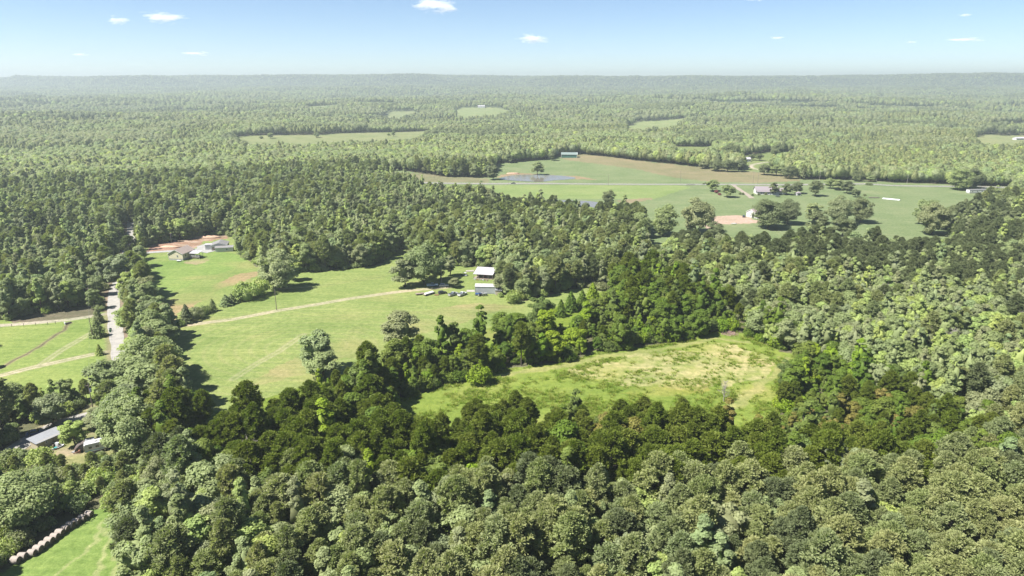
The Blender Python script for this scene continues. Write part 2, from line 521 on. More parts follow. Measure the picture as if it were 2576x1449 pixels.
# ------------------------------------------------------------------ ground
def build_ground():
    rows = list(np.arange(4, 100, 6.0))
    dep = math.radians(45)
    r = 100.0
    while r < 9000:
        rows.append(r)
        step = min(60.0, max(0.55, (r * r + 1e4) / 100.0 * 0.00062))
        r += step
    rows = np.array(rows)
    az = np.concatenate([np.linspace(-180, -48, 34)[:-1], np.linspace(-48, 48, 1000), np.linspace(48, 180, 34)[1:]])
    az = np.radians(az)
    nr, na = len(rows), len(az)
    R, A = np.meshgrid(rows, az, indexing='ij')
    X = R * np.sin(A); Y = R * np.cos(A)
    Z = terrain(X, Y)
    V = np.stack([X, Y, Z], -1).reshape(-1, 3)
    i = np.arange(nr - 1)[:, None] * na + np.arange(na - 1)[None, :]
    F = np.stack([i, i + 1, i + na + 1, i + na], -1).reshape(-1, 4)[:, ::-1]
    x = V[:, 0]; y = V[:, 1]
    rr = np.hypot(x, y)
    # warped coordinates for ragged edges
    wx = x + 1.6 * wav(x, y, 16, 4) + 0.8 * wav(x, y, 6, 14); wy = y + 1.6 * wav(x, y, 14, 10) + 0.8 * wav(x, y, 5, 1)
    col = np.empty((len(x), 3)); col[:] = (.085, .090, .050)
    litter = np.clip(0.5 + 0.5 * wav(x, y, 22, 2), 0, 1)[:, None]
    col = col * (1 - 0.5 * litter) + np.array((.095, .070, .042)) * 0.5 * litter
    far = smooth(1500, 3200, rr)[:, None]
    col = col * (1 - far) + np.array((.085, .115, .055)) * far
    def paint(m, c, w=1.0):
        c = np.array(c) * 0.57
        m = m if m.dtype != bool else m.astype(float)
        mm = np.clip(m * w, 0, 1)[:, None]
        col[:] = col * (1 - mm) + np.array(c) * mm
    L = (.235, .300, .092)
    base = {'farm': L, 'paddock': (.235,.310,.085), 'meadow': (.200,.270,.050), 'bale_meadow': (.200,.290,.075), 'yard': (.260,.270,.115),
            'pasture': (.195,.250,.115), 'upper_pasture': (.20,.25,.09), 'far_field': (.24,.27,.12), 'far_meadow': (.24,.28,.13),
            'hill_meadow': (.24,.29,.12), 'creek_field': (.25,.30,.12), 'east_field': (.26,.29,.13), 'clearing': (.17,.15,.10)}
    for k in OPEN:
        paint(inside(POLY[k], wx, wy), base[k])
    for gx, gy, ga, gb in GLADES:
        paint((((x - gx) / ga) ** 2 + ((y - gy) / gb) ** 2) < 1, (.22, .26, .12))
    farm = inside(POLY['farm'], wx, wy)
    inlot = inside(LOT, x, y)
    paint(farm & inlot, (.170, .240, .035))
    n1 = np.clip(0.5 + 0.6 * wav(x, y, 60, 7) + 0.25 * wav(x, y, 17, 11), 0, 1)
    # dry strip and pale hay on the farm field
    dry = inside(poly([(385,800),(395,765),(430,755),(520,725),(600,688),(660,680),(640,700),(560,725),(480,775),(430,800),(425,825)]), wx, wy)
    paint(dry.astype(float) * n1, (.36, .28, .15), 1.5)
    green = inside(poly([(360,650),(450,640),(560,630),(620,650),(600,670),(480,715),(420,745),(385,750)]), wx, wy)
    paint(green, (.185, .290, .070), 0.7)
    hay = inside(poly([(560,990),(900,820),(1010,790),(1200,760),(1290,770),(1000,860),(700,960)]), wx, wy)
    paint(hay.astype(float) * n1, (.33, .29, .14), 0.9)
    paint(farm.astype(float) * np.clip(wav(x, y, 45, 13) - 0.3, 0, 1), (.31, .29, .12), 0.7)
    # arcs left by the mower
    cx, cy, _ = at(790, 870)
    rc = np.hypot((x - cx), (y - cy) * 1.3)
    paint((farm & ~inlot).astype(float) * np.clip(np.sin(rc * 1.1) - 0.35, 0, 1) * smooth(95, 60, rc), (.34, .335, .165), 0.35)
    # disturbed red earth behind the cream house
    red = inside(poly([(372,634),(376,615),(420,607),(480,598),(560,589),(575,592),(572,600),(510,608),(496,622),(470,628),(440,632)]), wx, wy)
    paint(red, (.34, .20, .15), 0.9)
    paint(red.astype(float) * np.clip(wav(x, y, 9, 6), 0, 1), (.46, .36, .28), 0.9)
    bare = inside(poly([(470,650),(520,645),(530,655),(490,668),(462,662)]), wx, wy)
    paint(bare.astype(float) * n1, (.38, .30, .19), 1.2)
    # lot meadow: dry pale middle, rank green edges
    mead = inside(POLY['meadow'], wx, wy)
    pale = inside(poly([(1560,900),(1700,880),(1830,870),(1920,890),(1960,910),(1900,960),(1780,985),(1640,975),(1500,960),(1420,940)]), wx + 3 * wav(x, y, 25, 3), wy + 3 * wav(x, y, 25, 9))
    n2 = np.clip(0.5 + 0.55 * wav(x, y, 11, 7) + 0.35 * wav(x, y, 5, 1), 0, 1)
    paint(pale.astype(float) * np.clip(n2 + .35, 0, 1), (.43, .40, .19), 0.9)
    paint(mead.astype(float) * np.clip(wav(x, y, 30, 16) - 0.1, 0, 1), (.33, .34, .10), 0.6)
    ylw = inside(poly([(1560,990),(1600,965),(1690,960),(1790,968),(1800,985),(1700,1000)]), wx, wy)
    paint(ylw.astype(float) * n1, (.33, .27, .07), 0.9)
    for pts in ([(1258,945),(1421,922),(1502,900),(1616,885),(1700,873),(1800,852),(1880,862)], [(1985,905),(1950,940),(1900,985),(1835,1030)]):
        Lp = [at(*p) for p in pts]
        paint(smooth(2.4, 1.2, dist_line(Lp, wx, wy)) * mead, (.36, .34, .15), 0.55)
    # pasture tints: brown rise, bright strip by the road, red clay shore
    past = inside(POLY['pasture'], wx, wy)
    brown = inside(poly([(1404,392),(1460,388),(1592,403),(1782,423),(1991,440),(2015,455),(1900,460),(1800,458),(1700,447),(1600,425),(1500,412),(1420,402)]), wx, wy)
    paint(brown & past, (.255, .225, .125), 0.9)
    left = inside(poly([(950,430),(1060,437),(1230,450),(1230,459),(1060,458)]), wx, wy)
    paint(left & past, (.235, .215, .125), 0.8)
    strip = inside(poly([(1079,464),(1700,466),(1740,470),(1650,500),(1500,500),(1240,500)]), wx, wy)
    paint(strip & past, (.235, .310, .105), 0.85)
    clay = inside(poly([(1249,447),(1262,440),(1300,434),(1350,438),(1400,441),(1455,443),(1500,452),(1440,450),(1380,442),(1300,442)]), wx, wy)
    paint(clay.astype(float), (.36, .25, .16), 0.8)
    sh2 = inside(poly([(1540,505),(1600,500),(1640,497),(1640,502),(1580,512)]), wx, wy)
    paint(sh2, (.33, .24, .16), 0.7)
    pad = inside(poly([(1790,545),(1850,541),(1885,545),(1915,560),(1880,562),(1810,565),(1770,580)]), wx, wy)
    paint(pad, (.50, .37, .29), 0.95)
    for Lp, w in ((LANE, 1.7), (DRIVE_UPPER, 2.2)):
        paint(smooth(w * 1.5, w * 0.8, dist_line(Lp, x, y)), (.46, .42, .33), 0.95)
    for Lp, w, s in TRACKS:
        d = dist_line(Lp, x, y)
        paint(smooth(w * 1.5, w * 0.7, d), (.34, .33, .18), 0.8 * s)
        paint(smooth(0.7, 0.2, np.abs(d - 0.95)), (.50, .45, .33), 0.9 * s)
    d = dist_line(DITCH, x + 0.5 * wav(x, y, 9, 3), y)
    paint(smooth(1.6, 0.7, d), (.32, .26, .17), 0.6)
    paint(smooth(0.7, 0.2, d), (.12, .09, .07), 0.9)
    d = dist_line(ROAD, x, y)
    paint(smooth(6.0, 3.4, d + 1.2 * n1), (.30, .24, .17), 0.7)
    yard = inside(POLY['yard'], wx, wy)
    paint(yard.astype(float) * np.clip(wav(x, y, 12, 5), 0, 1), (.36, .30, .21), 0.8)
    bm_ = inside(POLY['bale_meadow'], x, y)
    for pts in ([(262,1340),(255,1400),(250,1470)], [(300,1330),(292,1400),(290,1470)], [(282,1300),(240,1350),(190,1400),(120,1500)]):
        Lp = [at(*p) for p in pts]
        paint(smooth(0.8, 0.3, dist_line(Lp, wx, wy)) * bm_, (.40, .40, .20), 0.55)
    me = mesh_np('ground', V, F, ['ground_cover'], smooth_shade=True)
    ca = me.color_attributes.new('cover', 'FLOAT_COLOR', 'POINT')
    ca.data.foreach_set('color', np.concatenate([col, np.ones((len(col), 1))], 1).astype(np.float32).ravel())
    o = link('ground', me)
    tag(o, 'rolling farmland ground with green pastures and forest floor', kind='structure')
build_ground()

def ribbon(name, L, width, mat, lift, label, seg=3.0, parent=None, off=0.0):
    pts = [np.array(p[:2]) for p in L]
    # catmull-rom resample
    out = []
    for i in range(len(pts) - 1):
        p0 = pts[max(0, i - 1)]; p1 = pts[i]; p2 = pts[i + 1]; p3 = pts[min(len(pts) - 1, i + 2)]
        n = max(2, int(np.hypot(*(p2 - p1)) / seg))
        for k in range(n):
            t = k / n
            out.append(0.5 * ((2 * p1) + (-p0 + p2) * t + (2 * p0 - 5 * p1 + 4 * p2 - p3) * t * t + (-p0 + 3 * p1 - 3 * p2 + p3) * t ** 3))
    out.append(pts[-1])
    P = np.array(out)
    T = np.gradient(P, axis=0); T /= np.linalg.norm(T, axis=1)[:, None]
    N = np.stack([-T[:, 1], T[:, 0]], 1)
    wob = 0.12 * width * wav(P[:, 0], P[:, 1], 23, 3) if mat in ('gravel', 'tan_gravel') else 0
    cols = 5
    V = []
    for j in range(cols):
        u = (j / (cols - 1) - 0.5)
        w = width + (wob if j in (0, cols - 1) else 0)
        Q = P + N * (u * w + off)[:, None] if np.ndim(w) else P + N * (u * w + off)
        z = terrain(Q[:, 0], Q[:, 1]) + lift + (0.05 * width / 7 * (1 - abs(u) * 2))
        V.append(np.column_stack([Q, z]))
    V = np.stack(V, 1).reshape(-1, 3)
    i = np.arange(len(P) - 1)[:, None] * cols + np.arange(cols - 1)[None, :]
    F = np.stack([i, i + cols, i + cols + 1, i + 1], -1).reshape(-1, 4)[:, ::-1]
    me = mesh_np(name, V, F, [mat], smooth_shade=True)
    o = link(name, me, parent)
    if parent is None:
        tag(o, label, kind='structure')
    return o

ribbon('road', ROAD, 5.3, 'gravel', 0.10, 'pale gravel country road between the paddocks and the tree line')
hw = ribbon('highway', HIGHWAY, 7.4, 'old_asphalt', 0.16, 'straight two lane highway crossing the pastures')
ribbon('centre_line', HIGHWAY, 0.25, 'yellow_paint', 0.24, None, parent=hw)
ribbon('edge_line', HIGHWAY, 0.18, 'road_paint', 0.20, None, parent=hw, off=3.3)
ribbon('edge_line', HIGHWAY, 0.18, 'road_paint', 0.20, None, parent=hw, off=-3.3)
ribbon('driveway', DRIVE_HOUSE, 4.5, 'concrete', 0.10, 'pale concrete driveway behind the cream house')
ribbon('farm_driveway', DRIVE_FARM, 4.6, 'tan_gravel', 0.10, 'curving gravel driveway from the highway to the white farmhouse')

def sheet(name, P, mat, lift, label, n=1, kind='structure', z=None):
    V = [(p[0], p[1], (z if z is not None else float(terrain(p[0], p[1])) + lift)) for p in P]
    c = P.mean(0)
    V.append((c[0], c[1], (z if z is not None else float(terrain(c[0], c[1])) + lift)))
    F = [(i, (i + 1) % len(P), len(P)) for i in range(len(P))]
    me = bpy.data.meshes.new(name); me.from_pydata(V, [], F); me.materials.append(MATS[mat]); me.update()
    o = link(name, me)
    return tag(o, label, kind=kind)

def smooth_poly(P, it=3):
    for _ in range(it):
        Q = np.roll(P, -1, 0)
        P = np.stack([P * 0.75 + Q * 0.25, P * 0.25 + Q * 0.75], 1).reshape(-1, 2)
    return P
pondA = smooth_poly(poly([(1250,450),(1290,440),(1340,439),(1400,441),(1440,445),(1452,449),(1425,452),(1390,454),(1365,458),(1330,457),(1290,455),(1262,452)]))
pondB = smooth_poly(poly([(1345,508),(1400,504),(1460,505),(1500,508),(1520,514),(1500,524),(1440,527),(1370,520)]))
sheet('pond_water', pondA, 'pond_water', 0.1, 'still farm pond with clay banks above the highway', z=0.32)
sheet('pond_water', pondB, 'pond_water', 0.1, 'silvery pond half hidden behind the treetops below the highway', z=0.25)
sheet('parking_pad', poly([(497,628),(495,620),(515,614),(535,618),(548,630),(520,637),(503,634)]), 'concrete', 0.12, 'pale concrete apron in front of the garage')

# ------------------------------------------------------------------ trees: crown and trunk geometry
def unit(n, r):
    v = r.normal(size=(n, 3))
    return v / np.linalg.norm(v, axis=1)[:, None]

def quads(C, N, S, r, aspect=0.75, tilt=0.55):
    n = len(C)
    N = N + tilt * r.normal(size=(n, 3)); N /= np.linalg.norm(N, axis=1)[:, None]
    U = np.cross(N, r.normal(size=(n, 3))); U /= np.linalg.norm(U, axis=1)[:, None]
    W = np.cross(N, U)
    S = S[:, None]
    a = C - U * S * 0.5; b = C + W * S * 0.5 * aspect; c = C + U * S * 0.5; d = C - W * S * 0.5 * aspect
    V = np.stack([a, b, c, d], 1).reshape(-1, 3)
    F = np.arange(4 * n).reshape(n, 4)
    return V, F

def ico(sub=1):
    import bmesh
    bm = bmesh.new(); bmesh.ops.create_icosphere(bm, subdivisions=sub, radius=1.0)
    V = np.array([v.co[:] for v in bm.verts]); F = np.array([[v.index for v in f.verts] for f in bm.faces])
    bm.free()
    return V, F
ICO1 = ico(1); ICO2 = ico(2)

def join(parts):
    V = []; Fs = {}
    n = 0; out = []
    for v, f in parts:
        V.append(v); out.append(f + n); n += len(v)
    by = {}
    for f in out:
        by.setdefault(f.shape[1], []).append(f)
    return np.concatenate(V), [np.concatenate(by[k]) for k in by]

def limb(a, b, r0, r1, n=5):
    a = np.array(a, float); b = np.array(b, float)
    d = b - a; d /= np.linalg.norm(d)
    s = np.cross(d, [0.3, 0.9, 0.1]); s /= np.linalg.norm(s); u = np.cross(s, d)
    t = np.arange(n) * 2 * math.pi / n
    ring = np.cos(t)[:, None] * s + np.sin(t)[:, None] * u
    V = np.concatenate([a + ring * r0, b + ring * r1])
    k = np.arange(n); k2 = (k + 1) % n
    return V, np.stack([k, k2, n + k2, n + k], 1)

def oak(seed, H=15.0, R=5.5, leaves=5200, ls=0.50, lobes=30, base=0.22, trunk=0.3, flat=1.0, taper=0.0):
    r = np.random.default_rng(seed)
    cz = H * (base + .95) / 2; rz = H * (1 - base) / 2 * 1.06
    ax = np.array([R * r.uniform(.95, 1.15), R * r.uniform(.95, 1.15), rz * flat])
    d = unit(lobes * 3, r)
    d = d[d[:, 2] > -0.92][:lobes]
    off = np.array([0, 0, cz])
    rad = R * r.uniform(0.20, 0.46, len(d))
    ctr = off + d * (ax - rad[:, None] * 0.85) * r.uniform(0.72, 1.12, (len(d), 1))
    if taper:
        tz = np.clip((ctr[:, 2] - H * base) / (H * (1 - base)), 0, 1)
        ctr[:, :2] *= (1.12 - taper * tz ** 1.5)[:, None]; rad = rad * (1.1 - .55 * taper * tz)
    parts = []
    k = r.choice(len(d), leaves, p=(rad ** 2) / (rad ** 2).sum())
    n = unit(leaves, r)
    n[:, 2] = np.where(n[:, 2] < -0.2, -n[:, 2], n[:, 2])
    C = ctr[k] + n * rad[k][:, None] * r.uniform(0.72, 1.12, (leaves, 1)) * np.array([1, 1, 0.8])
    # drop leaves buried deep inside
    q = np.linalg.norm((C - off) / ax, axis=1)
    keep = q > (0.5 if taper else 0.62)
    C, n = C[keep], n[keep]
    n = n + np.array([0, 0, .55])
    parts.append(quads(C, n, ls * r.uniform(0.6, 1.35, len(C)), r, tilt=.4))
    for i in range(len(d)):
        v, f = ICO1
        parts.append((v * rad[i] * np.array([.62, .62, .46]) * (1 + 0.22 * r.normal(size=(len(v), 1))) + ctr[i], f))
    v, f = ICO2
    parts.append((v * ax * 0.46 * (1 + 0.2 * r.normal(size=(len(v), 1))) + off, f))
    crown = join(parts)
    tp = [limb((0, 0, -0.5), (r.normal() * .2, r.normal() * .2, H * base * 1.3 + 1), trunk, trunk * 0.75, 7)]
    top = np.array([0, 0, H * base * 1.3 + 0.8])
    for i in r.choice(len(d), min(7, len(d)), replace=False):
        mid = top * 0.4 + ctr[i] * 0.6 + np.array([0, 0, -0.5])
        tp.append(limb(top, mid, trunk * 0.45, trunk * 0.22)); tp.append(limb(mid, ctr[i], trunk * 0.22, 0.04))
    return crown, join(tp)

def pine(seed, H=18.0, R=3.4, tufts=80, per=74, ls=1.0, base=0.40, wn=0.15):
    r = np.random.default_rng(seed)
    parts = []; cs = []
    for i in range(tufts):
        t = (i + r.uniform(0, 1)) / tufts
        z = H * (base + (1 - base) * t ** 0.85)
        prof = (1 - t ** 2.2) ** 0.6 * (0.55 + 0.45 * min(1, t * 4))
        a = i * 2.4 + r.uniform(-0.4, 0.4)
        rr = R * prof * r.uniform(0.45, 1.05)
        cs.append((rr * math.cos(a), rr * math.sin(a), z + 0.25 * rr * 0.4 - 0.3, max(0.6, 1.05 - 0.3 * t)))
    cs = np.array(cs)
    n = unit(tufts * per, r)
    n[:, 2] = np.abs(n[:, 2]) * 0.9 - 0.12
    n /= np.linalg.norm(n, axis=1)[:, None]
    k = np.repeat(np.arange(tufts), per)
    c = cs[k, :3]; s = cs[k, 3:4] * ls
    a = c + n * s * 0.25; b = c + n * s * r.uniform(0.75, 1.15, (len(n), 1))
    w = np.cross(n, r.normal(size=n.shape)); w /= np.linalg.norm(w, axis=1)[:, None]
    w *= wn * 0.5
    V = np.stack([a - w * 0.7, a + w * 0.7, b + w, b - w], 1).reshape(-1, 3)
    parts.append((V, np.arange(len(V)).reshape(-1, 4)))
    for i in range(tufts):
        v, f = ICO1
        parts.append((v * cs[i, 3] * np.array([.56, .56, .42]) * ls * (1 + .15 * r.normal(size=(len(v), 1))) + cs[i, :3] - np.array([0, 0, .1]), f))
    crown = join(parts)
    tp = [limb((0, 0, -0.5), (0, 0, H * .55), .22, .15, 6), limb((0, 0, H * .55), (0, 0, H * .97), .15, .04, 5)]
    for i in range(0, tufts, 3):
        z = cs[i, 2] - 0.6
        tp.append(limb((0, 0, z), cs[i, :3] * .8 + np.array([0, 0, z * .2]), .06, .02, 4))
    return crown, join(tp)

def cedar(seed, H=8.0, R=2.2, leaves=1700):
    r = np.random.default_rng(seed)
    t = r.uniform(0, 1, leaves) ** 1.3
    a = r.uniform(0, 6.283, leaves)
    prof = (1 - t) ** 0.75 * (0.75 + .25 * np.minimum(1, t * 8))
    bump = 1 + 0.22 * np.sin(a * 5 + t * 17) + 0.15 * np.sin(a * 9 - t * 23)
    rr = R * prof * bump * r.uniform(.75, 1.05, leaves)
    C = np.stack([rr * np.cos(a), rr * np.sin(a), 0.35 + H * 0.96 * t], 1)
    N = np.stack([np.cos(a), np.sin(a), np.full(leaves, 0.7)], 1)
    parts = [quads(C, N, r.uniform(.3, .65, leaves), r)]
    v, f = ICO2
    vv = v.copy(); tt = (v[:, 2] + 1) / 2
    vv[:, :2] *= (R * .75 * (1 - tt) ** .6)[:, None]; vv[:, 2] = 0.4 + tt * H * .85
    parts.append((vv, f))
    return join(parts), join([limb((0, 0, -.4), (0, 0, H * .8), .16, .03, 6)])

def shrub(seed, H=3.2, R=2.6, leaves=1500, ls=0.42):
    r = np.random.default_rng(seed)
    d = unit(26, r); d[:, 2] = np.abs(d[:, 2])
    rad = R * r.uniform(.3, .5, len(d))
    ctr = d * np.array([R * .75, R * .75, H * .62]) + np.array([0, 0, H * .18])
    k = r.integers(0, len(d), leaves)
    n = unit(leaves, r); n[:, 2] = np.abs(n[:, 2])
    C = ctr[k] + n * rad[k][:, None] * r.uniform(.7, 1.15, (leaves, 1))
    parts = [quads(C, n, ls * r.uniform(.6, 1.3, leaves), r)]
    v, f = ICO2
    parts.append((v * np.array([R * .5, R * .5, H * .4]) * (1 + .12 * r.normal(size=(len(v), 1))) + np.array([0, 0, H * .3]), f))
    tp = [limb((0, 0, -.3), ctr[i] * .8, .08, .03, 4) for i in range(4)]
    return join(parts), join(tp)

def bare_tree(seed, H=12.0, R=4.0):
    r = np.random.default_rng(seed)
    tp = [limb((0, 0, -.5), (0, 0, H * .5), .24, .16, 6), limb((0, 0, H * .5), (.3, .1, H), .16, .03, 5)]
    fine = []
    for i in range(46):
        z = H * r.uniform(.25, .97); a = r.uniform(0, 6.28); l = R * (1.15 - z / H) * r.uniform(.6, 1.2) + .6
        e = np.array([l * math.cos(a), l * math.sin(a), z + l * r.uniform(.3, .9)])
        tp.append(limb((0, 0, z), e, .075, .03, 4))
        for j in range(5):
            s = np.array([0, 0, z]) * (1 - j * .2 - .15) + e * (j * .2 + .15)
            fine.append(limb(s, s + r.normal(size=3) * np.array([.8, .8, .5]) + np.array([0, 0, .5]), .035, .018, 3))
    return join(fine), join(tp)

def far_tree(seed, H=12.5, R=5.0, n=240, conical=False):
    r = np.random.default_rng(seed)
    v, f = ICO2
    vv = v * np.array([R * .86, R * .86, H * .36]) * (1 + .14 * r.normal(size=(len(v), 1)))
    if conical:
        tt = np.clip((vv[:, 2] / (H * .36) + 1) / 2, 0, 1); vv[:, :2] *= (1.15 - .75 * tt)[:, None]
    vv[:, 2] += H * .6
    d = unit(n, r); d[:, 2] = np.where(d[:, 2] < -.3, -d[:, 2], d[:, 2])
    C = d * np.array([R, R, H * .4]) * r.uniform(.8, 1.1, (n, 1))
    if conical:
        C[:, :2] *= np.clip(1.15 - .75 * (C[:, 2] / (H * .4) + 1) / 2, .2, 1.2)[:, None]
    C[:, 2] += H * .6
    return join([quads(C, d, r.uniform(.8, 1.8, n), r, tilt=.26), (vv, f)]), join([limb((0, 0, -.5), (0, 0, H * .5), .3, .2, 4)])

SHAPES = {}
for k in range(5): SHAPES['oak%d' % k] = oak(100 + k, H=[12.5, 14, 11.5, 13.5, 12][k], R=[4.2, 4.0, 4.5, 3.3, 3.9][k], taper=[.2, .45, 0, .55, .3][k], base=[.12, .14, .1, .12, .1][k])
for k in range(2): SHAPES['poplar%d' % k] = oak(160 + k, H=[17.5, 16][k], R=[3.1, 2.7][k], base=.12, lobes=30, leaves=4200, taper=.7)
for k in range(2): SHAPES['bigoak%d' % k] = oak(130 + k, H=20, R=9.0, leaves=11000, lobes=48, ls=.72, base=.03, trunk=.5)
for k in range(5): SHAPES['pine%d' % k] = pine(200 + k, H=[15, 14, 16, 13.5, 15][k], R=[3.2, 3.5, 2.8, 3.2, 3.7][k])
for k in range(2): SHAPES['cedar%d' % k] = cedar(300 + k, H=[8, 9][k], R=[2.4, 2.1][k])
for k in range(3): SHAPES['shrub%d' % k] = shrub(400 + k, H=[3.2, 4.2, 2.6][k])
for k in range(2): SHAPES['bare%d' % k] = bare_tree(500 + k)
for k in range(3): SHAPES['far%d' % k] = far_tree(600 + k)
for k in range(2): SHAPES['farpine%d' % k] = far_tree(620 + k, H=14.5, R=4.0, n=200, conical=True)

_part_cache = {}
def part_mesh(shape, which, mat):
    key = (shape, which, mat)
    if key not in _part_cache:
        V, F = SHAPES[shape][0 if which == 'crown' else 1]
        _part_cache[key] = mesh_np(which, V, F, [mat])
    return _part_cache[key]

_proto = {}
proto_col = bpy.data.collections.new('tree_forms')
proto_list = []
def proto(shape, mat, bark='bark'):
    key = (shape, mat)
    if key not in _proto:
        (cv, cf), (tv, tf) = SHAPES[shape]
        V = np.concatenate([cv, tv])
        fs = list(cf) + [f + len(cv) for f in tf]
        mi = np.concatenate([np.zeros(sum(len(f) for f in cf)), np.ones(sum(len(f) for f in tf))])
        me = mesh_np('tree_form', V, fs, [mat, bark], mat_idx=mi)
        o = bpy.data.objects.new('tree_form_%03d' % len(proto_list), me)
        proto_col.objects.link(o)
        _proto[key] = len(proto_list)
        proto_list.append(o)
    return _proto[key]

# ------------------------------------------------------------------ forest scatter
def grid_scatter(s, r0, r1, a0, a1):
    n = int(2 * r1 / s) + 2
    gx = (np.arange(n) - n / 2) * s
    gy = np.arange(int(r1 / s) + 2) * s
    X, Y = np.meshgrid(gx, gy)
    X = X + (np.arange(len(gy)) % 2)[:, None] * s * 0.5
    X = (X + rng.uniform(-.38, .38, X.shape) * s).ravel(); Y = (Y + rng.uniform(-.38, .38, Y.shape) * s).ravel()
    r = np.hypot(X, Y); a = np.degrees(np.arctan2(X, Y))
    m = (r >= r0) & (r < r1) & (a > a0) & (a < a1)
    return X[m], Y[m]

pieces = []
for s, r0, r1, a0, a1 in ((4.6, 60, 1000, -62, 62), (7.0, 1000, 1700, -50, 50), (12.0, 1700, 3200, -45, 45), (21.0, 3200, 8200, -43, 43)):
    x, y = grid_scatter(s, r0, r1, a0, a1)
    pieces.append((x, y, np.full(len(x), s)))
FX = np.concatenate([p[0] for p in pieces]); FY = np.concatenate([p[1] for p in pieces]); FS = np.concatenate([p[2] for p in pieces])
mask = ~open_mask(FX, FY)
for L_, w in ((ROAD, 6.5), (HIGHWAY, 9.0), (DRIVE_HOUSE, 5), (LANE, 4)):
    near = (np.hypot(FX, FY) < 1400)
    d = np.full(len(FX), 1e9); d[near] = dist_line(L_, FX[near], FY[near])
    mask &= d > w
FX, FY, FS = FX[mask], FY[mask], FS[mask]
# thin by noise so that the canopy has gaps
FR = np.hypot(FX, FY)
inlot = inside(LOT, FX + rng.normal(0, 5, len(FX)), FY + rng.normal(0, 5, len(FX)))
nz = wav(FX, FY, 210, 5) + 0.5 * wav(FX, FY, 60, 17)
PINEZONE = [poly([(700,1170),(1400,1000),(2576,1000),(2900,1500),(2400,2200),(700,2200),(560,1300)]),
            poly([(1650,600),(2000,600),(2350,590),(2640,640),(2640,780),(2200,740),(1900,690),(1700,660)]),
            poly([(1650,325),(2100,300),(2640,300),(2640,430),(2100,430),(1950,370)]),
            poly([(400,1040,12),(620,950,12),(800,960,12),(1000,1050,10),(1600,1090,10),(2500,1080,10),(2300,1140,9),(1500,1168,9),(600,1152,9)])]
pz = np.zeros(len(FX), bool)
for P in PINEZONE: pz |= inside(P, FX, FY)
pp = np.where(pz, 0.70, 0.22) + 0.25 * nz
u = rng.uniform(0, 1, len(FX))
is_pine = u < pp
young = inside(poly([(1750,1080,8),(2050,900,8),(2572,1043,8),(2500,1110,8),(2250,1140,8)]), FX, FY)
rust = inside(poly([(1350,1080,12),(1380,1010,12),(1640,1005,12),(1850,1010,12),(2000,960,12),(2350,950,12),(2300,1010,12),(1850,1090,12),(1600,1100,12)]), FX, FY)
beltzone = inside(poly([(1000,1000),(1258,928),(1502,886),(1792,837),(1900,850),(1880,800),(1600,830),(1450,850),(1200,900),(1000,960)]), FX, FY)
cloud_shade_wood = inside(PINEZONE[1], FX, FY)  # cloud shadow on this wood is put into darker needle colour
scl = rng.uniform(0.74, 1.24, len(FX)) * (1 + 0.08 * nz)
scl = np.where(FR > 1700, scl * 1.25, scl); scl = np.where(FR > 3200, scl * 1.5, scl)
scl = np.where(young, scl * 0.72, scl)
frontband = inside(poly([(960,1040),(1040,1030,10),(1274,975,10),(1500,975,10),(1800,990,10),(1990,1010,10),(2060,900),(2120,960),(2050,1060,10),(1600,1060,12),(1100,1080,12),(980,1110,10)]), FX, FY)
farmband = inside(poly([(440,1060,8),(535,1035,8),(575,988,8),(640,960,8),(770,940,8),(960,930),(1000,960),(800,1010,10),(640,1030,10),(560,1080,10),(460,1100,8)]), FX, FY)
bush_zone = inside(poly([(-90,1500),(-90,1330),(-20,1200),(50,1135),(150,1150),(300,1135),(380,1150),(430,1180),(400,1280),(300,1300),(225,1290),(150,1340),(50,1400)]), FX, FY)
thicket = inside(poly([(-90,960),(60,975),(235,965),(300,940),(310,1000),(260,1030),(150,1060),(60,1090),(-90,1110)]), FX, FY)
scl = np.where(thicket, scl * .6, scl)
scl = np.where(beltzone, scl * 0.55, scl)
scl = np.where(frontband, scl * 0.74, scl)
scl = np.where(farmband, scl * 0.48, scl)
scl = np.where(inside(poly([(960,1040),(1100,1000),(1300,1000),(1320,1060),(1150,1110),(960,1110)]), FX, FY), scl * .75, scl)
scl = np.where(bush_zone, scl * 0.36, scl)
kind = np.empty(len(FX), object)
idx = np.zeros(len(FX), int)
lightwood = inside(poly([(1640,700),(1800,690),(2200,730),(2640,770),(2640,1060),(2572,1030),(2050,840)]), FX, FY)
shade = (wav(FX, FY, 900, 19) + .5 * wav(FX, FY, 330, 8) > .35) & (FR > 500)  # patches where cloud shade is painted by darker foliage, no cloud casts it
nearm = FR < 800
v = rng.integers(0, 1000, len(FX)); w = rng.uniform(0, 1, len(FX))
shp = np.empty(len(FX), object); mat = np.empty(len(FX), object)
st = wav(FX, FY, 620, 1) + .6 * wav(FX, FY, 240, 13) + .8 * wav(FX, FY * 2.2, 1500, 18)
stand = np.clip(((st + 1.6) / 3.2 * 7).astype(int), 0, 6)
farstand = (FR > 1100) & (rng.uniform(0, 1, len(FX)) < .85)
STAND = [('farpine', 'dark_pine_needle', .9), ('far', 'oak_leaf', 1.0), ('far', 'oak_dull_leaf', 1.08), ('farpine', 'pine_needle', .85), ('far', 'oak_leaf', .92), ('far', 'dark_pine_needle', 1.1), ('farpine', 'pine_needle', 1.0)]
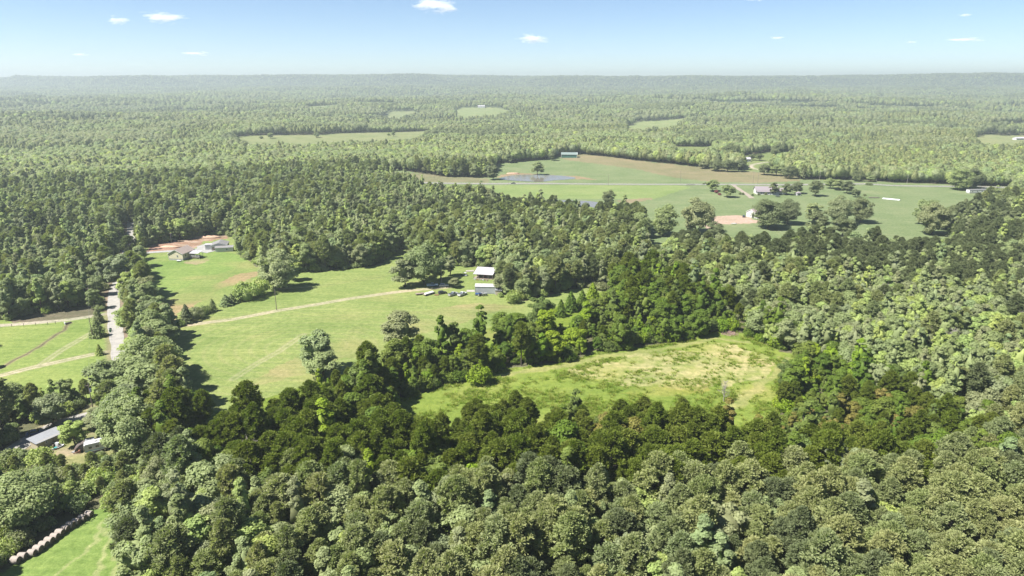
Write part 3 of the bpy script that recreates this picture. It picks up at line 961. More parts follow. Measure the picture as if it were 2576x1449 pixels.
for i in range(len(FX)):
    if is_pine[i]:
        shp[i] = ('pine%d' % (v[i] % 5)) if nearm[i] else 'farpine%d' % (v[i] % 2)
        mat[i] = 'lush_pine_needle' if inlot[i] else ('dark_pine_needle' if (cloud_shade_wood[i] or shade[i] or w[i] < .12) else 'pine_needle')
        if rust[i] and w[i] < .35: shp[i] = 'oak%d' % (v[i] % 5) if nearm[i] else shp[i]; mat[i] = 'lush_rust_leaf'
    else:
        shp[i] = (('oak%d' % (v[i] % 5)) if v[i] % 7 < 5 else 'poplar%d' % (v[i] % 2)) if nearm[i] else 'far%d' % (v[i] % 3)
        if inlot[i]:
            mat[i] = 'lush_rust_leaf' if (rust[i] and w[i] < .6) else ('lush_light_leaf' if w[i] < .14 else 'lush_oak_leaf')
        else:
            lt = .38 if lightwood[i] else .15
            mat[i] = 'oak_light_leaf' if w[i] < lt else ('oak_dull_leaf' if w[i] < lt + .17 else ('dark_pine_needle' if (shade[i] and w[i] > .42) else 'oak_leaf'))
for i in np.where(farstand)[0]:
    a_, b_, c_ = STAND[stand[i]]
    shp[i] = a_ + ('%d' % (v[i] % (2 if a_ == 'farpine' else 3))); mat[i] = b_; scl[i] *= c_
rd = (FY > 5300) & (rng.uniform(0, 1, len(FX)) < .55)
mat[rd] = 'dark_pine_needle'
is_pine = np.array([s.startswith('pine') or s.startswith('farpine') for s in shp])
FZ = terrain(FX, FY)

# ------------------------------------------------------------------ individually placed trees
TREES = []        # name, shape, mat, px, py, scale(m), label, group, category
def tree_thing(name, cat, label, shape, matn, loc, s, rz, group=None, bark='bark', sxy=1.0):
    t = thing(name, label, cat, loc, rz, group)
    t.scale = (s * sxy, s * sxy, s)
    c = link('crown', part_mesh(shape, 'crown', matn), t)
    k = link('trunk', part_mesh(shape, 'trunk', bark), t)
    return t

NOMH = {'oak0':12.5,'oak1':14,'oak2':11.5,'oak3':13.5,'oak4':12,'poplar0':17.5,'poplar1':16,'bigoak0':20,'bigoak1':20,'pine0':15,'pine1':14,'pine2':16,'pine3':13.5,'pine4':15,
        'cedar0':8,'cedar1':9,'shrub0':3.2,'shrub1':4.2,'shrub2':2.6,'bare0':12,'bare1':12}
NOMR = {'oak0':4.4,'oak1':4.2,'oak2':4.7,'oak3':3.4,'oak4':4.1,'poplar0':3.2,'poplar1':2.8,'bigoak0':9.4,'bigoak1':9.4,'pine0':3.2,'pine1':3.5,'pine2':2.8,'pine3':3.2,'pine4':3.7,
        'cedar0':2.4,'cedar1':2.1,'shrub0':2.6,'shrub1':2.6,'shrub2':2.6,'bare0':4,'bare1':4}
PLACED = [
 # px, py, height, radius, shape, material, label
 (702,727,21,10,'bigoak0','oak_leaf','biggest round oak standing alone between the dry strip and the green pasture'),
 (676,712,10,5,'oak0','oak_dull_leaf','small grey green tree at the left foot of the biggest pasture oak'),
 (738,706,12,5,'oak3','oak_light_leaf','light green tree behind the right side of the biggest pasture oak'),
 (655,742,8,5,'shrub1','oak_light_leaf','upper of two rounded thicket bushes at the end of the hedgerow'),
 (622,755,8.5,6,'shrub0','oak_light_leaf','lower and wider of two rounded thicket bushes ending the hedgerow'),
 (583,764,5,3,'cedar0','oak_leaf','right one of two low dark cedars side by side in the hedgerow'),
 (569,769,5.5,3,'cedar1','oak_leaf','left one of two low dark cedars side by side in the hedgerow'),
 (536,783,6,2.1,'cedar0','oak_leaf','slim pointed cedar alone in the middle of the hedgerow'),
 (519,790,4,2.6,'shrub0','oak_leaf','loose low bush beside the slim pointed cedar'),
 (495,802,5.5,3.6,'shrub1','oak_dull_leaf','round grey green bush right of the tall hedgerow cedar'),
 (471,812,8.5,3,'cedar1','dark_pine_needle','tall dark cedar at the lower end of the hedgerow above the farm track'),
 (455,820,2.2,1.8,'shrub2','oak_light_leaf','tiny bush beside the farm track at the foot of the hedgerow'),
 (327,762,16,4.6,'oak3','oak_light_leaf','bright yellow green tree rising over the gravel road'),
 (303,722,20,7,'oak1','oak_dull_leaf','tall grey green tree behind the bright yellow green roadside tree'),
 (336,700,15,5,'pine1','pine_needle','pine standing at the left edge of the house lawn'),
 (330,655,15,5,'pine4','dark_pine_needle','lone pine crown left of the driveway to the cream house'),
 (350,795,11,6,'oak0','oak_leaf','roadside tree with a long shadow on the tan dry strip'),
 (333,832,12,6.3,'oak2','oak_light_leaf','round bright tree on the road verge below the crossing'),
 (386,838,11,6,'oak4','oak_leaf','round tree on the field edge above the turn into the farm track'),
 (362,880,11,6,'oak2','oak_light_leaf','yellow green roadside tree in the middle of the verge row'),
 (400,880,12,7,'oak0','oak_leaf','broad tree on the field edge behind the verge row'),
 (345,905,10,5,'oak4','oak_light_leaf','low tree arching over the right side of the gravel road'),
 (385,965,18,9.5,'bigoak1','oak_leaf','largest spreading oak over the gravel road beside the big field'),
 (425,935,13,5.5,'oak3','oak_leaf','tree on the field side of the largest roadside oak'),
 (275,993,13,7.5,'oak2','oak_leaf','rounded dark tree between the paddock and the gravel road'),
 (372,1020,14,8.5,'oak0','oak_leaf','grey green oak casting its shadow on the lower corner of the big field'),
 (330,1058,13,6.5,'oak4','oak_dull_leaf','dull green tree where the road bends below the big field'),
 (400,1050,11,6,'oak2','oak_dull_leaf','pale tree at the lower left corner of the big field'),
 (246,847,7.5,3.4,'cedar0','oak_leaf','round dark cedar standing on the paddock verge beside the power pole'),
 (248,812,6.5,2.6,'cedar1','oak_dull_leaf','thin cedar just above the round dark paddock cedar'),
 (251,893,4.6,1.6,'cedar1','oak_light_leaf','small spindly conifer on the verge near the lower track'),
 (136,1076,12,5.5,'oak2','oak_dull_leaf','tree with a visible trunk beside the bend of the pale road'),
 (191,1122,9,3.8,'oak1','oak_light_leaf','slender double stemmed tree on the lawn between trailer and mobile home'),
 (254,1098,10,4.5,'oak3','oak_dull_leaf','thin tree rising behind the white camper trailer'),
 (338,1148,18,8,'bigoak0','oak_leaf','great dark tree shading the right end of the white camper'),
 (66,1318,13,8,'bigoak1','oak_leaf','big rounded oak between the old mobile home and the hay bale row'),
 (30,1050,11,6.5,'oak0','oak_leaf','tree at the left of the thicket below the paddock'),
 (1018,722,16,6.5,'oak4','oak_dull_leaf','silvery tree at the left of the clump by the parked pickup'),
 (1068,716,22,9.5,'bigoak1','oak_leaf','tallest tree of the clump above the parked pickup'),
 (1108,703,15,4.5,'oak1','oak_leaf','slim tree behind the yard pole'),
 (1132,694,12,4,'oak3','oak_dull_leaf','reddish green tree at the right end of the yard clump'),
 (1144,723,5.6,3.1,'oak4','oak_dull_leaf','small round headed tree in the yard above the silver pickups'),
 (1290,762,6,3.5,'shrub1','oak_light_leaf','bush at the corner of the field right of the small tan shed'),
 (1259,747,2,1.6,'shrub2','oak_light_leaf','little weed bush at the foot of the small tan shed'),
 (1227,685,2.2,2.4,'shrub0','oak_light_leaf','overgrown bush in front of the bright roofed cabin'),
 (1207,964,6.5,4.2,'shrub1','lush_light_leaf','bright round bush standing alone in front of the dark tree belt'),
 (800,935,18,6.5,'oak1','oak_leaf','tall solitary tree standing out over the big hay field'),
 (815,950,11,6,'oak4','oak_leaf','broad tree at the foot of the tall solitary tree'),
 (1264,842,10,6,'oak2','lush_oak_leaf','left one of two wide crowned trees in the grass of the lot'),
 (1303,846,10.5,6.5,'oak4','lush_oak_leaf','right one of two wide crowned trees in the grass of the lot'),
 (1358,838,18,6,'oak1','lush_oak_leaf','tall deep green tree on the upper edge of the lot'),
 (1411,796,8,2.6,'cedar1','lush_oak_leaf','narrow conifer between the tall tree and the row of small conifers'),
 (1436,783,9.5,3.4,'cedar0','lush_oak_leaf','left conifer of the row along the lot grass strip'),
 (1464,776,9,3.2,'cedar1','lush_oak_leaf','middle conifer of the row along the lot grass strip'),
 (1490,768,11,4,'cedar0','lush_light_leaf','right and tallest conifer of the row along the lot grass strip'),
 (1443,880,10,5.4,'oak2','lush_light_leaf','vivid yellow green tree inside the tree belt of the lot'),
 (1992,1006,15,4.4,'oak3','lush_oak_leaf','slim dark tree at the right end of the lot meadow'),
 (1010,872,15,7,'oak0','oak_dull_leaf','thin grey tree with sparse leaves at the hay field edge'),
 (1532,517,14,6,'oak2','dark_pine_needle','dark tree standing beside the silvery pond'),
 (1668,592,22,10,'bigoak0','oak_leaf','broad oak left of the grass tongue below the pasture'),
 (1608,598,17,8,'oak0','oak_leaf','oak left of the broad oak by the grass tongue'),
 (1752,585,24,11,'bigoak1','oak_dull_leaf','large double oak left of the red clay pad'),
 (1797,600,12,7,'oak2','dark_pine_needle','lower tree at the right foot of the large double oak'),
 (1932,574,22,12.5,'bigoak0','dark_pine_needle','massive dark oak hiding most of the pink roofed barn'),
 (1980,563,18,9,'bigoak1','dark_pine_needle','wide spreading oak joined to the right of the massive dark oak'),
 (2045,560,17,7,'oak1','oak_leaf','upper tree of the pair right of the barn'),
 (2052,590,16,7.5,'oak0','dark_pine_needle','lower darker tree of the pair right of the barn'),
 (2106,565,21,9.5,'bigoak1','oak_dull_leaf','left oak of the touching pair in the middle of the right pasture'),
 (2164,560,20,9,'bigoak0','dark_pine_needle','right oak of the touching pair with its trunk showing'),
 (2118,596,15,8,'oak2','dark_pine_needle','dull tree below the touching pair of pasture oaks'),
 (2325,565,22,8.5,'oak1','oak_leaf','rear tree of the three tree clump on the right pasture'),
 (2343,590,22,10,'bigoak1','oak_dull_leaf','front tree of the three tree clump on the right pasture'),
 (2378,577,18,8,'bigoak0','dark_pine_needle','right tree of the three tree clump on the right pasture'),
 (1792,481,11,6.4,'oak0','oak_leaf','left tree of the pair on the farmhouse lawn beside the drive'),
 (1829,496,12,7,'oak2','oak_leaf','right tree of the pair on the farmhouse lawn beside the drive'),
 (1946,490,12,5,'oak3','dark_pine_needle','upright dark tree next to the white farmhouse'),
 (1978,490,10.5,5.2,'oak0','dark_pine_needle','middle dark tree behind the trampoline of the farmhouse'),
 (2004,487,12,6.5,'oak2','dark_pine_needle','broad dark tree over the small garden shed'),
 (2050,493,14,7,'oak0','dark_pine_needle','round tree standing alone right of the garden shed'),
 (2088,474,11,7,'oak2','oak_leaf','left tree of the row along the highway verge'),
 (2110,478,11,6.5,'oak4','oak_leaf','middle tree of the row along the highway verge'),
 (2130,487,12,6,'oak0','dark_pine_needle','right darker tree of the row along the highway verge'),
 (2151,496,8,4.6,'oak2','dark_pine_needle','low tree below the row along the highway verge'),
 (2157,456,12,6.5,'shrub1','dark_pine_needle','big domed bush against the dark wood beyond the highway'),
 (2190,457,7,5,'oak4','oak_leaf','small pale tree right of the big domed bush'),
 (2186,466,2.6,3.2,'shrub0','dark_pine_needle','dark low bush on the near verge of the highway'),
 (2413,478,22,11,'bigoak0','oak_leaf','large tree over the left end of the white mobile home'),
 (2440,474,20,10,'bigoak1','dark_pine_needle','large tree behind the white mobile home'),
 (2494,487,5,4,'shrub1','dark_pine_needle','round bush at the right end of the white mobile home'),
 (1352,440,15,7.5,'oak0','oak_leaf','tree leaning over the far bank of the upper pond'),
 (1282,410,12,6,'oak2','dark_pine_needle','small tree under the wood above the upper pond'),
 (1390,404,13,5,'oak3','dark_pine_needle','tree at the wood edge just left of the green barn'),
 (1240,452,18,7,'oak1','dark_pine_needle','tree with bare lower trunk left of the upper pond'),
 (1800,430,14,9,'bigoak0','dark_pine_needle','left tree of the dark clump above the brown pasture'),
 (1830,432,15,9,'oak2','dark_pine_needle','middle tree of the dark clump above the brown pasture'),
 (1858,432,13,7,'oak0','dark_pine_needle','right tree of the dark clump above the brown pasture'),
 (1836,408,24,13,'bigoak1','dark_pine_needle','great oak towering behind the dark clump above the brown pasture'),
 (1892,403,9,5.5,'oak2','dark_pine_needle','left one of two round trees in the upper pasture'),
 (1910,404,9,5.5,'oak0','dark_pine_needle','right one of two round trees in the upper pasture'),
 (1768,424,10,6,'oak4','oak_dull_leaf','small tree at the top edge of the brown pasture'),
 (1922,440,13,8,'oak2','dark_pine_needle','left tree of the clump beside the curving upper drive'),
 (1952,442,12,8,'oak0','oak_leaf','middle tree of the clump beside the curving upper drive'),
 (1985,449,15,8.5,'bigoak0','dark_pine_needle','right tree of the clump beside the curving upper drive'),
 (1955,400,20,9,'bigoak1','dark_pine_needle','tall oak beyond the curving upper drive'),
 (681,348,11,6.5,'oak2','oak_leaf','left and widest of the lone trees in the far pale field'),
 (797,346,9,5.5,'oak0','oak_leaf','middle lone tree in the far pale field'),
 (990,343,11,5,'oak3','oak_leaf','right lone tree in the far pale field'),
 (978,341,5,3.6,'shrub1','oak_leaf','little bush beside the right lone tree of the far field'),
 (657,349,5,3.6,'shrub0','oak_leaf','little bush left of the widest lone tree of the far field'),
]
placed_xy = []
for (px, py, h, rad, sh, mt, lab) in PLACED:
    q = at(px, py)
    s = h / NOMH[sh]; sxy = (rad / NOMR[sh]) / s
    if sh.startswith('pine'): nm, ct = 'pine_tree', 'pine tree'
    elif sh.startswith('cedar'): nm, ct = 'cedar_tree', 'cedar'
    elif sh.startswith('shrub'): nm, ct = 'bush', 'bush'
    else: nm, ct = 'broadleaf_tree', 'tree'
    placed_xy.append((q[0], q[1], rad))
    tree_thing(nm, ct, lab, sh, mt, (q[0], q[1], q[2] - 0.1), s, random.uniform(0, 6.28), sxy=sxy,
               group={'bush': 'bushes in the fields and yards', 'cedar': 'cedars along hedgerows and verges', 'tree': 'single trees in the open fields and along the road', 'pine tree': 'pines of the woods'}[ct])
# dead trees
for (px, py, h, lab) in [(640,1230,13,'bare grey dead tree among the pines below the lot'), (1820,1010,7,'small leafless snag at the front of the lot meadow'),
                         (2215,790,14,'pale dead tree in the broadleaf wood on the right'), (2385,905,12,'leafless grey tree right of the lot in the light wood'),
                         (2560,860,12,'dead grey tree at the far right of the light wood')]:
    q = at(px, py)
    tree_thing('dead_tree', 'dead tree', lab, 'bare%d' % (px % 2), 'dead_wood', (q[0], q[1], q[2]), h / 12.0, random.uniform(0, 6), 'dead trees in the woods', bark='dead_wood')
    placed_xy.append((q[0], q[1], 3.2))

keep = dist_line([at(20, 1425), at(240, 1287)], FX, FY) > 7
bale_line = [at(41, 1412), at(225, 1295)]
for qx, qy, rad in placed_xy:
    keep &= np.hypot(FX - qx, FY - qy) > rad * 0.8
FX, FY, FZ, FR, shp, mat, scl, is_pine, inlot, FS = [a[keep] for a in (FX, FY, FZ, FR, shp, mat, scl, is_pine, inlot, FS)]
rotz = rng.uniform(0, 6.283, len(FX))

# project the crown of each tree to know which ones show largest
def project(x, y, z):
    dz = z - CAM_H
    depth = y * CP - dz * SP
    up = y * SP + dz * CP
    return 1288 + FPX * x / depth, 724.5 - FPX * up / depth, depth
PX, PY, DEP = project(FX, FY, FZ + 13)
vis = (PX > 5) & (PX < 2571) & (PY > 0) & (PY < 1425)
BAL = poly([(290,1262),(302,1300),(300,1350),(318,1400),(345,1440)])

def zone(px, py, inl):
    if inl:
        side = 'left tip' if px < 700 else ('left part' if px < 1100 else ('middle' if px < 1600 else ('right part' if px < 2150 else 'right tip')))
        if py > 1090: return 'at the lot front edge ' + side
        if py > 960: return 'before the lot meadow ' + side
        return 'in the tree belt behind the lot meadow'
    if px < 330:
        if py > 1240: return 'beside the hay bale row'
        if py > 1100: return 'around the mobile home and camper'
        return 'near the gravel road bend'
    col = 'left' if px < 700 else ('centre left' if px < 1100 else ('centre' if px < 1500 else ('centre right' if px < 1950 else 'right')))
    if py > 1330: return 'in the bottom wood %s' % col
    if py > 1230: return 'in the lower wood %s' % col
    if py > 1130: return 'just below the lot %s' % col
    return 'in the light wood right of the lot' if px > 1500 else 'by the lower corner of the hay field'

TONE = {'pine_needle': 'mid green', 'dark_pine_needle': 'dark green', 'lush_pine_needle': 'deep green', 'oak_leaf': 'leafy green', 'oak_light_leaf': 'yellow green',
        'oak_dull_leaf': 'grey green', 'lush_oak_leaf': 'deep green', 'lush_light_leaf': 'vivid yellow green', 'lush_rust_leaf': 'rust tinted'}
FORM = {'oak0': 'domed', 'oak1': 'oval', 'oak2': 'broad', 'oak3': 'narrow', 'oak4': 'rounded', 'poplar0': 'columnar', 'poplar1': 'slender',
        'pine0': 'full', 'pine1': 'wide', 'pine2': 'slim', 'pine3': 'short', 'pine4': 'spreading'}
def near_of(i):
    d2 = (FX - FX[i]) ** 2 + (FY - FY[i]) ** 2
    o = np.argsort(d2)[1:7]
    return o
single = np.zeros(len(FX), bool)
for pine_kind, limit in ((True, 296), (False, 205)):
    c = np.where(vis & (is_pine == pine_kind))[0]
    c = c[np.argsort(DEP[c])][:limit]
    single[c] = True
labels = {}
for i in np.where(single)[0]:
    pk = is_pine[i]
    size = 'tall ' if scl[i] > 1.06 else ('low ' if scl[i] < .8 else '')
    nb = [j for j in near_of(i) if TONE[mat[j]] != TONE[mat[i]] or is_pine[j] != pk][:1]
    rel = ''
    if nb:
        j = nb[0]; ddx = FX[j] - FX[i]; ddy = FY[j] - FY[i]
        side = 'beside' if abs(ddx) > abs(ddy) else ('behind' if ddy < 0 else 'before')
        rel = ' %s a %s one' % (side, TONE[mat[j]].split()[-1] if 'vivid' not in TONE[mat[j]] else 'vivid')
    base = '%s %s%s %s %s' % (TONE[mat[i]], size, FORM[shp[i]], 'pine' if pk else 'tree', zone(PX[i], PY[i], inlot[i]))
    full = base + rel
    labels[i] = full if len(full.split()) <= 16 else base
by = {}
for i, l in labels.items(): by.setdefault(l, []).append(i)
NTH = ['first', 'second', 'third', 'fourth', 'fifth', 'sixth', 'seventh', 'eighth', 'ninth', 'tenth', 'eleventh', 'twelfth']
for l, m_ in by.items():
    if len(m_) > 1:
        m_.sort(key=lambda q_: PX[q_])
        for k, i in enumerate(m_):
            tail = 'leftmost of its like' if k == 0 else ('rightmost of its like' if k == len(m_) - 1 else '%s of its like from left' % NTH[min(k, 11)])
            w_ = l.split(); n_ = len(tail.split())
            if len(w_) + n_ > 16:
                tail = tail.replace(' of its like', '').replace(' from left', ' one'); n_ = len(tail.split())
            if False:                       # drop the neighbour clause first
                for cut in ('beside', 'behind', 'before'):
                    if cut in w_ and len(w_) - w_.index(cut) <= 5: w_ = w_[:w_.index(cut)]; break
            labels[i] = ' '.join(w_[:16 - n_] + [tail])
for i in np.where(single)[0]:
    pk = is_pine[i]
    tree_thing('pine_tree' if pk else 'broadleaf_tree', 'pine tree' if pk else 'tree', labels[i], shp[i], mat[i],
               (FX[i], FY[i], FZ[i] - 0.2), scl[i], rotz[i], 'pines of the woods' if pk else 'broadleaf trees of the woods', sxy=.86 + .36 * ((i * 7919) % 97) / 97)

# ------------------------------------------------------------------ geometry nodes: scatter a whole wood as one object
def scatter_tree_group(name):
    ng = bpy.data.node_groups.new(name, 'GeometryNodeTree')
    ng.interface.new_socket('Geometry', in_out='INPUT', socket_type='NodeSocketGeometry')
    ng.interface.new_socket('Geometry', in_out='OUTPUT', socket_type='NodeSocketGeometry')
    N = ng.nodes
    gi = N.new('NodeGroupInput'); go = N.new('NodeGroupOutput')
    return ng, N, gi, go

def scatter_object(name, X, Y, Z, IDX, S, RZ, collection, label, SXY=None):
    me = bpy.data.meshes.new(name)
    me.vertices.add(len(X)); me.vertices.foreach_set('co', np.stack([X, Y, Z], 1).astype(np.float32).ravel())
    for nm, tp, arr in (('form', 'INT', IDX), ('size', 'FLOAT', S), ('turn', 'FLOAT', RZ)):
        at_ = me.attributes.new(nm, tp, 'POINT')
        at_.data.foreach_set('value', np.asarray(arr, dtype=np.int32 if tp == 'INT' else np.float32))
    me.update()
    o = link(name, me)
    ng, N, gi, go = scatter_tree_group(name)
    Lk = ng.links.new
    ci = N.new('GeometryNodeCollectionInfo')
    ci.inputs['Collection'].default_value = collection
    ci.inputs['Separate Children'].default_value = True
    ci.inputs['Reset Children'].default_value = True
    iop = N.new('GeometryNodeInstanceOnPoints')
    iop.inputs['Pick Instance'].default_value = True
    def attr(nm, tp):
        a = N.new('GeometryNodeInputNamedAttribute'); a.data_type = tp; a.inputs['Name'].default_value = nm
        return [s for s in a.outputs if s.enabled and s.name == 'Attribute'][0]
    cx = N.new('ShaderNodeCombineXYZ')
    Lk(attr('turn', 'FLOAT'), cx.inputs[2])
    Lk(gi.outputs[0], iop.inputs['Points'])
    Lk(ci.outputs[0], iop.inputs['Instance'])
    Lk(attr('form', 'INT'), iop.inputs['Instance Index'])
    Lk(cx.outputs[0], iop.inputs['Rotation'])
    Lk(attr('size', 'FLOAT'), iop.inputs['Scale'])
    Lk(iop.outputs[0], go.inputs[0])
    md = o.modifiers.new('scatter', 'NODES'); md.node_group = ng
    tag(o, label, kind='stuff')
    return o

rest = ~single
IDX = np.zeros(len(FX), int)
for i in np.where(rest)[0]:
    IDX[i] = proto(shp[i], mat[i])
n_tree_forms = len(proto_list)
for nm, sel, lab in (('pine_woods', rest & is_pine, 'pine woods covering the land to the horizon'),
                     ('broadleaf_woods', rest & ~is_pine, 'broadleaf woods covering the land to the horizon')):
    scatter_object(nm, FX[sel], FY[sel], FZ[sel] - 0.2, IDX[sel], scl[sel], rotz[sel], proto_col, lab)

# undergrowth: shrubs along the wood edges and in clearings
ux, uy = grid_scatter(3.6, 84, 620, -44, 42)
om = open_mask(ux, uy)
edge = np.zeros(len(ux), bool)
for dx, dy in ((6, 0), (-6, 0), (0, 6), (0, -6), (4, 4), (-4, -4)):
    edge |= open_mask(ux + dx, uy + dy) != om
dr = dist_line(ROAD, ux, uy)
sel = ((edge & (rng.uniform(0, 1, len(ux)) < .8)) | (rng.uniform(0, 1, len(ux)) < .30)) & ~om & (dr > 5)
thick = inside(poly([(190,1215),(300,1160),(480,1180),(420,1290),(300,1300),(240,1240)]), ux, uy)
sel = (sel | thick) & (dr > 5) & (dist_line([at(20, 1425), at(240, 1287)], ux, uy) > 3.2)
ux, uy = ux[sel], uy[sel]
shrub_col = bpy.data.collections.new('shrub_forms')
sh_objs = {}
for k, (sh, mt) in enumerate([('shrub0','oak_leaf'),('shrub1','oak_light_leaf'),('shrub2','oak_dull_leaf'),('shrub0','lush_oak_leaf'),('shrub1','lush_light_leaf'),('shrub2','lush_oak_leaf')]):
    V, F = SHAPES[sh][0]
    o = bpy.data.objects.new('shrub_form_%d' % k, mesh_np('shrub_form', V, F, [mt])); shrub_col.objects.link(o)
il = inside(LOT, ux, uy)
scatter_object('undergrowth', ux, uy, terrain(ux, uy) - .1, rng.integers(0, 3, len(ux)) + np.where(il, 3, 0), rng.uniform(.6, 1.35, len(ux)), rng.uniform(0, 6.28, len(ux)), shrub_col,
               'low shrubs filling the edges of the woods')

# tall weeds in the lot meadow and rough edges
def tuft(seed, H, n=16, spread=.45):
    r = np.random.default_rng(seed)
    a = r.uniform(0, 6.28, n); b = np.stack([np.cos(a) * r.uniform(0, spread, n), np.sin(a) * r.uniform(0, spread, n), np.zeros(n)], 1)
    t = b * 2.8 + np.stack([r.normal(0, .1, n), r.normal(0, .1, n), H * r.uniform(.6, 1.1, n)], 1)
    w = np.stack([np.sin(a), -np.cos(a), np.zeros(n)], 1) * .07
    V = np.stack([b - w, b + w, t + w * .5, t - w * .5], 1).reshape(-1, 3)
    return V, np.arange(4 * n).reshape(n, 4)
weed_col = bpy.data.collections.new('weed_forms')
for k in range(4):
    V, F = tuft(700 + k, [.45, .6, .85, .35][k], [22, 20, 18, 26][k], [.5, .45, .4, .7][k])
    o = bpy.data.objects.new('weed_form_%d' % k, mesh_np('weed_form', V, F, ['weed_leaf'])); weed_col.objects.link(o)
mx0, my0 = POLY['meadow'].min(0); mx1, my1 = POLY['meadow'].max(0)
wx_ = rng.uniform(mx0, mx1, 60000); wy_ = rng.uniform(my0, my1, 60000)
m = inside(POLY['meadow'], wx_, wy_)
dens = np.clip(.16 + .34 * (wav(wx_, wy_, 26, 16) + .7 * wav(wx_, wy_, 8, 2)), 0, 1)
wlane = np.minimum(dist_line([at(*p) for p in [(1258,945),(1421,922),(1502,900),(1616,885),(1700,873),(1800,852),(1880,862)]], wx_, wy_), dist_line([at(*p) for p in [(1985,905),(1950,940),(1900,985),(1835,1030)]], wx_, wy_))
dens = dens * np.where(inside(poly([(1560,900),(1700,880),(1830,870),(1920,890),(1960,910),(1900,960),(1780,985),(1640,975),(1500,960),(1420,940)]), wx_, wy_), .45, 1.0)
m &= (rng.uniform(0, 1, 60000) < dens) & (wlane > 2)
wx_, wy_ = wx_[m], wy_[m]
scatter_object('meadow_weeds', wx_, wy_, terrain(wx_, wy_) - .03, rng.integers(0, 4, len(wx_)), rng.uniform(.6, 1.2, len(wx_)), rng.uniform(0, 6.28, len(wx_)), weed_col,
               'tall weeds and rank grass in the lot meadow')
print('weeds', len(wx_), 'trees', len(FX), 'shrubs', len(ux), 'forms', n_tree_forms)

# ------------------------------------------------------------------ materials for buildings and vehicles
plain('cream_siding', (.50,.455,.33), 0.7, var=.06)
plain('white_siding', (.48,.48,.47), 0.6, var=.05)
plain('grey_block', (.30,.30,.31), 0.85, var=.12)
plain('white_trim', (.50,.50,.49), 0.5, var=.04)
plain('shingle_tan', (.24,.195,.175), 0.9, var=.10, nscale=4)
plain('shingle_mauve', (.19,.165,.18), 0.9, var=.10, nscale=4)
plain('shingle_grey', (.30,.30,.30), 0.9, var=.10, nscale=4)
seam_mat('pale_metal_roof', (.26,.25,.245), 2.2, 'X')
seam_mat('bright_metal_roof', (.50,.48,.50), 2.2, 'X', rough=.35)
seam_mat('green_metal', (.035,.125,.095), 2.2, 'X', metal=.1)
seam_mat('sage_metal_roof', (.20,.25,.23), 2.2, 'X', metal=.2)
seam_mat('pink_metal_roof', (.30,.235,.23), 2.2, 'X', metal=.1)
seam_mat('white_metal', (.34,.36,.375), 2.6, 'X', metal=.1)
seam_mat('worn_metal_roof', (.27,.28,.30), 1.6, 'X', rough=.45)
plain('tan_board', (.30,.26,.19), 0.8, var=.12)
plain('red_board', (.30,.085,.065), 0.8, var=.15)
plain('weathered_wood', (.20,.165,.13), 0.9, var=.2)
plain('dark_opening', (.02,.02,.022), 0.7, var=.1)
plain('charred', (.075,.062,.058), 0.85, var=.35, nscale=3)
plain('rust', (.20,.10,.065), 0.85, var=.3, nscale=3)
plain('tyre', (.025,.025,.025), 0.85)
plain('rim_metal', (.42,.42,.43), 0.35, metal=.7)
plain('paint_white', (.42,.43,.45), 0.25, var=.03, spec=.6)
plain('paint_silver', (.32,.33,.35), 0.3, metal=.35, var=.04)
plain('paint_pale_blue', (.30,.38,.46), 0.3, var=.04)
plain('paint_black', (.03,.03,.035), 0.3, var=.1)
plain('paint_brown', (.14,.09,.07), 0.45, var=.15)
plain('paint_blue', (.03,.07,.20), 0.35, var=.1)
plain('teal', (.04,.26,.28), 0.5, var=.1)
plain('bin_green', (.03,.10,.05), 0.6)
plain('chrome', (.6,.6,.6), 0.2, metal=.9)
plain('lens', (.6,.58,.5), 0.15)
plain('tail_red', (.35,.02,.02), 0.3)
plain('pole_wood', (.17,.14,.115), 0.9, var=.2)
plain('pale_pole', (.26,.24,.22), 0.8, var=.1)
plain('transformer_grey', (.22,.26,.32), 0.4, metal=.4)
plain('wire_black', (.10,.10,.10), 0.6)
plain('hay_straw', (.26,.225,.20), 0.95, var=.22, nscale=6, bump=.6)
plain('hay_face', (.12,.092,.08), 0.95, var=.3, nscale=9, bump=.6)
plain('net_wrap', (.30,.265,.24), 0.8, var=.1)
plain('clay_mound', (.36,.24,.17), 0.95, var=.2, nscale=.8, bump=.5)
plain('brush_stick', (.26,.18,.15), 0.9, var=.3)
def glass_mat():
    m, nt, out = new_mat('window_glass')
    d = nt.nodes.new('ShaderNodeBsdfPrincipled')
    d.inputs['Base Color'].default_value = (.03,.04,.05,1)
    d.inputs['Roughness'].default_value = 0.08
    d.inputs['Specular IOR Level'].default_value = 0.8
    nt.links.new(d.outputs[0], out.inputs['Surface'])
glass_mat()

def window(parent, x, y, z, w, h, face='y-', frame='white_trim', mat='window_glass', bars=True):
    """framed window with a recessed pane; face: the side of the wall it sits on"""
    f = MB(); t = .09; d = .07
    def bx(a0, a1, z0, z1, p0, p1):
        s = face[0]; sg = -1 if face[1] == '-' else 1
        q0, q1 = sorted((sg * p0, sg * p1))
        if s == 'y': f_.box(x + a0, x + a1, y + q0, y + q1, z + z0, z + z1)
        else: f_.box(x + q0, x + q1, y + a0, y + a1, z + z0, z + z1)
    f_ = f
    bx(-w/2-t, -w/2, -t, h+t, .003, d); bx(w/2, w/2+t, -t, h+t, .003, d)
    bx(-w/2, w/2, -t, 0, .003, d); bx(-w/2, w/2, h, h+t, .003, d)
    if bars: bx(-w/2, w/2, h/2-.025, h/2+.025, .012, .05)
    fr = f.build('window', frame, parent)
    f_ = g = MB()
    bx(-w/2, w/2, 0, h, .004, .011)
    g.build('pane', mat, fr)
    return fr

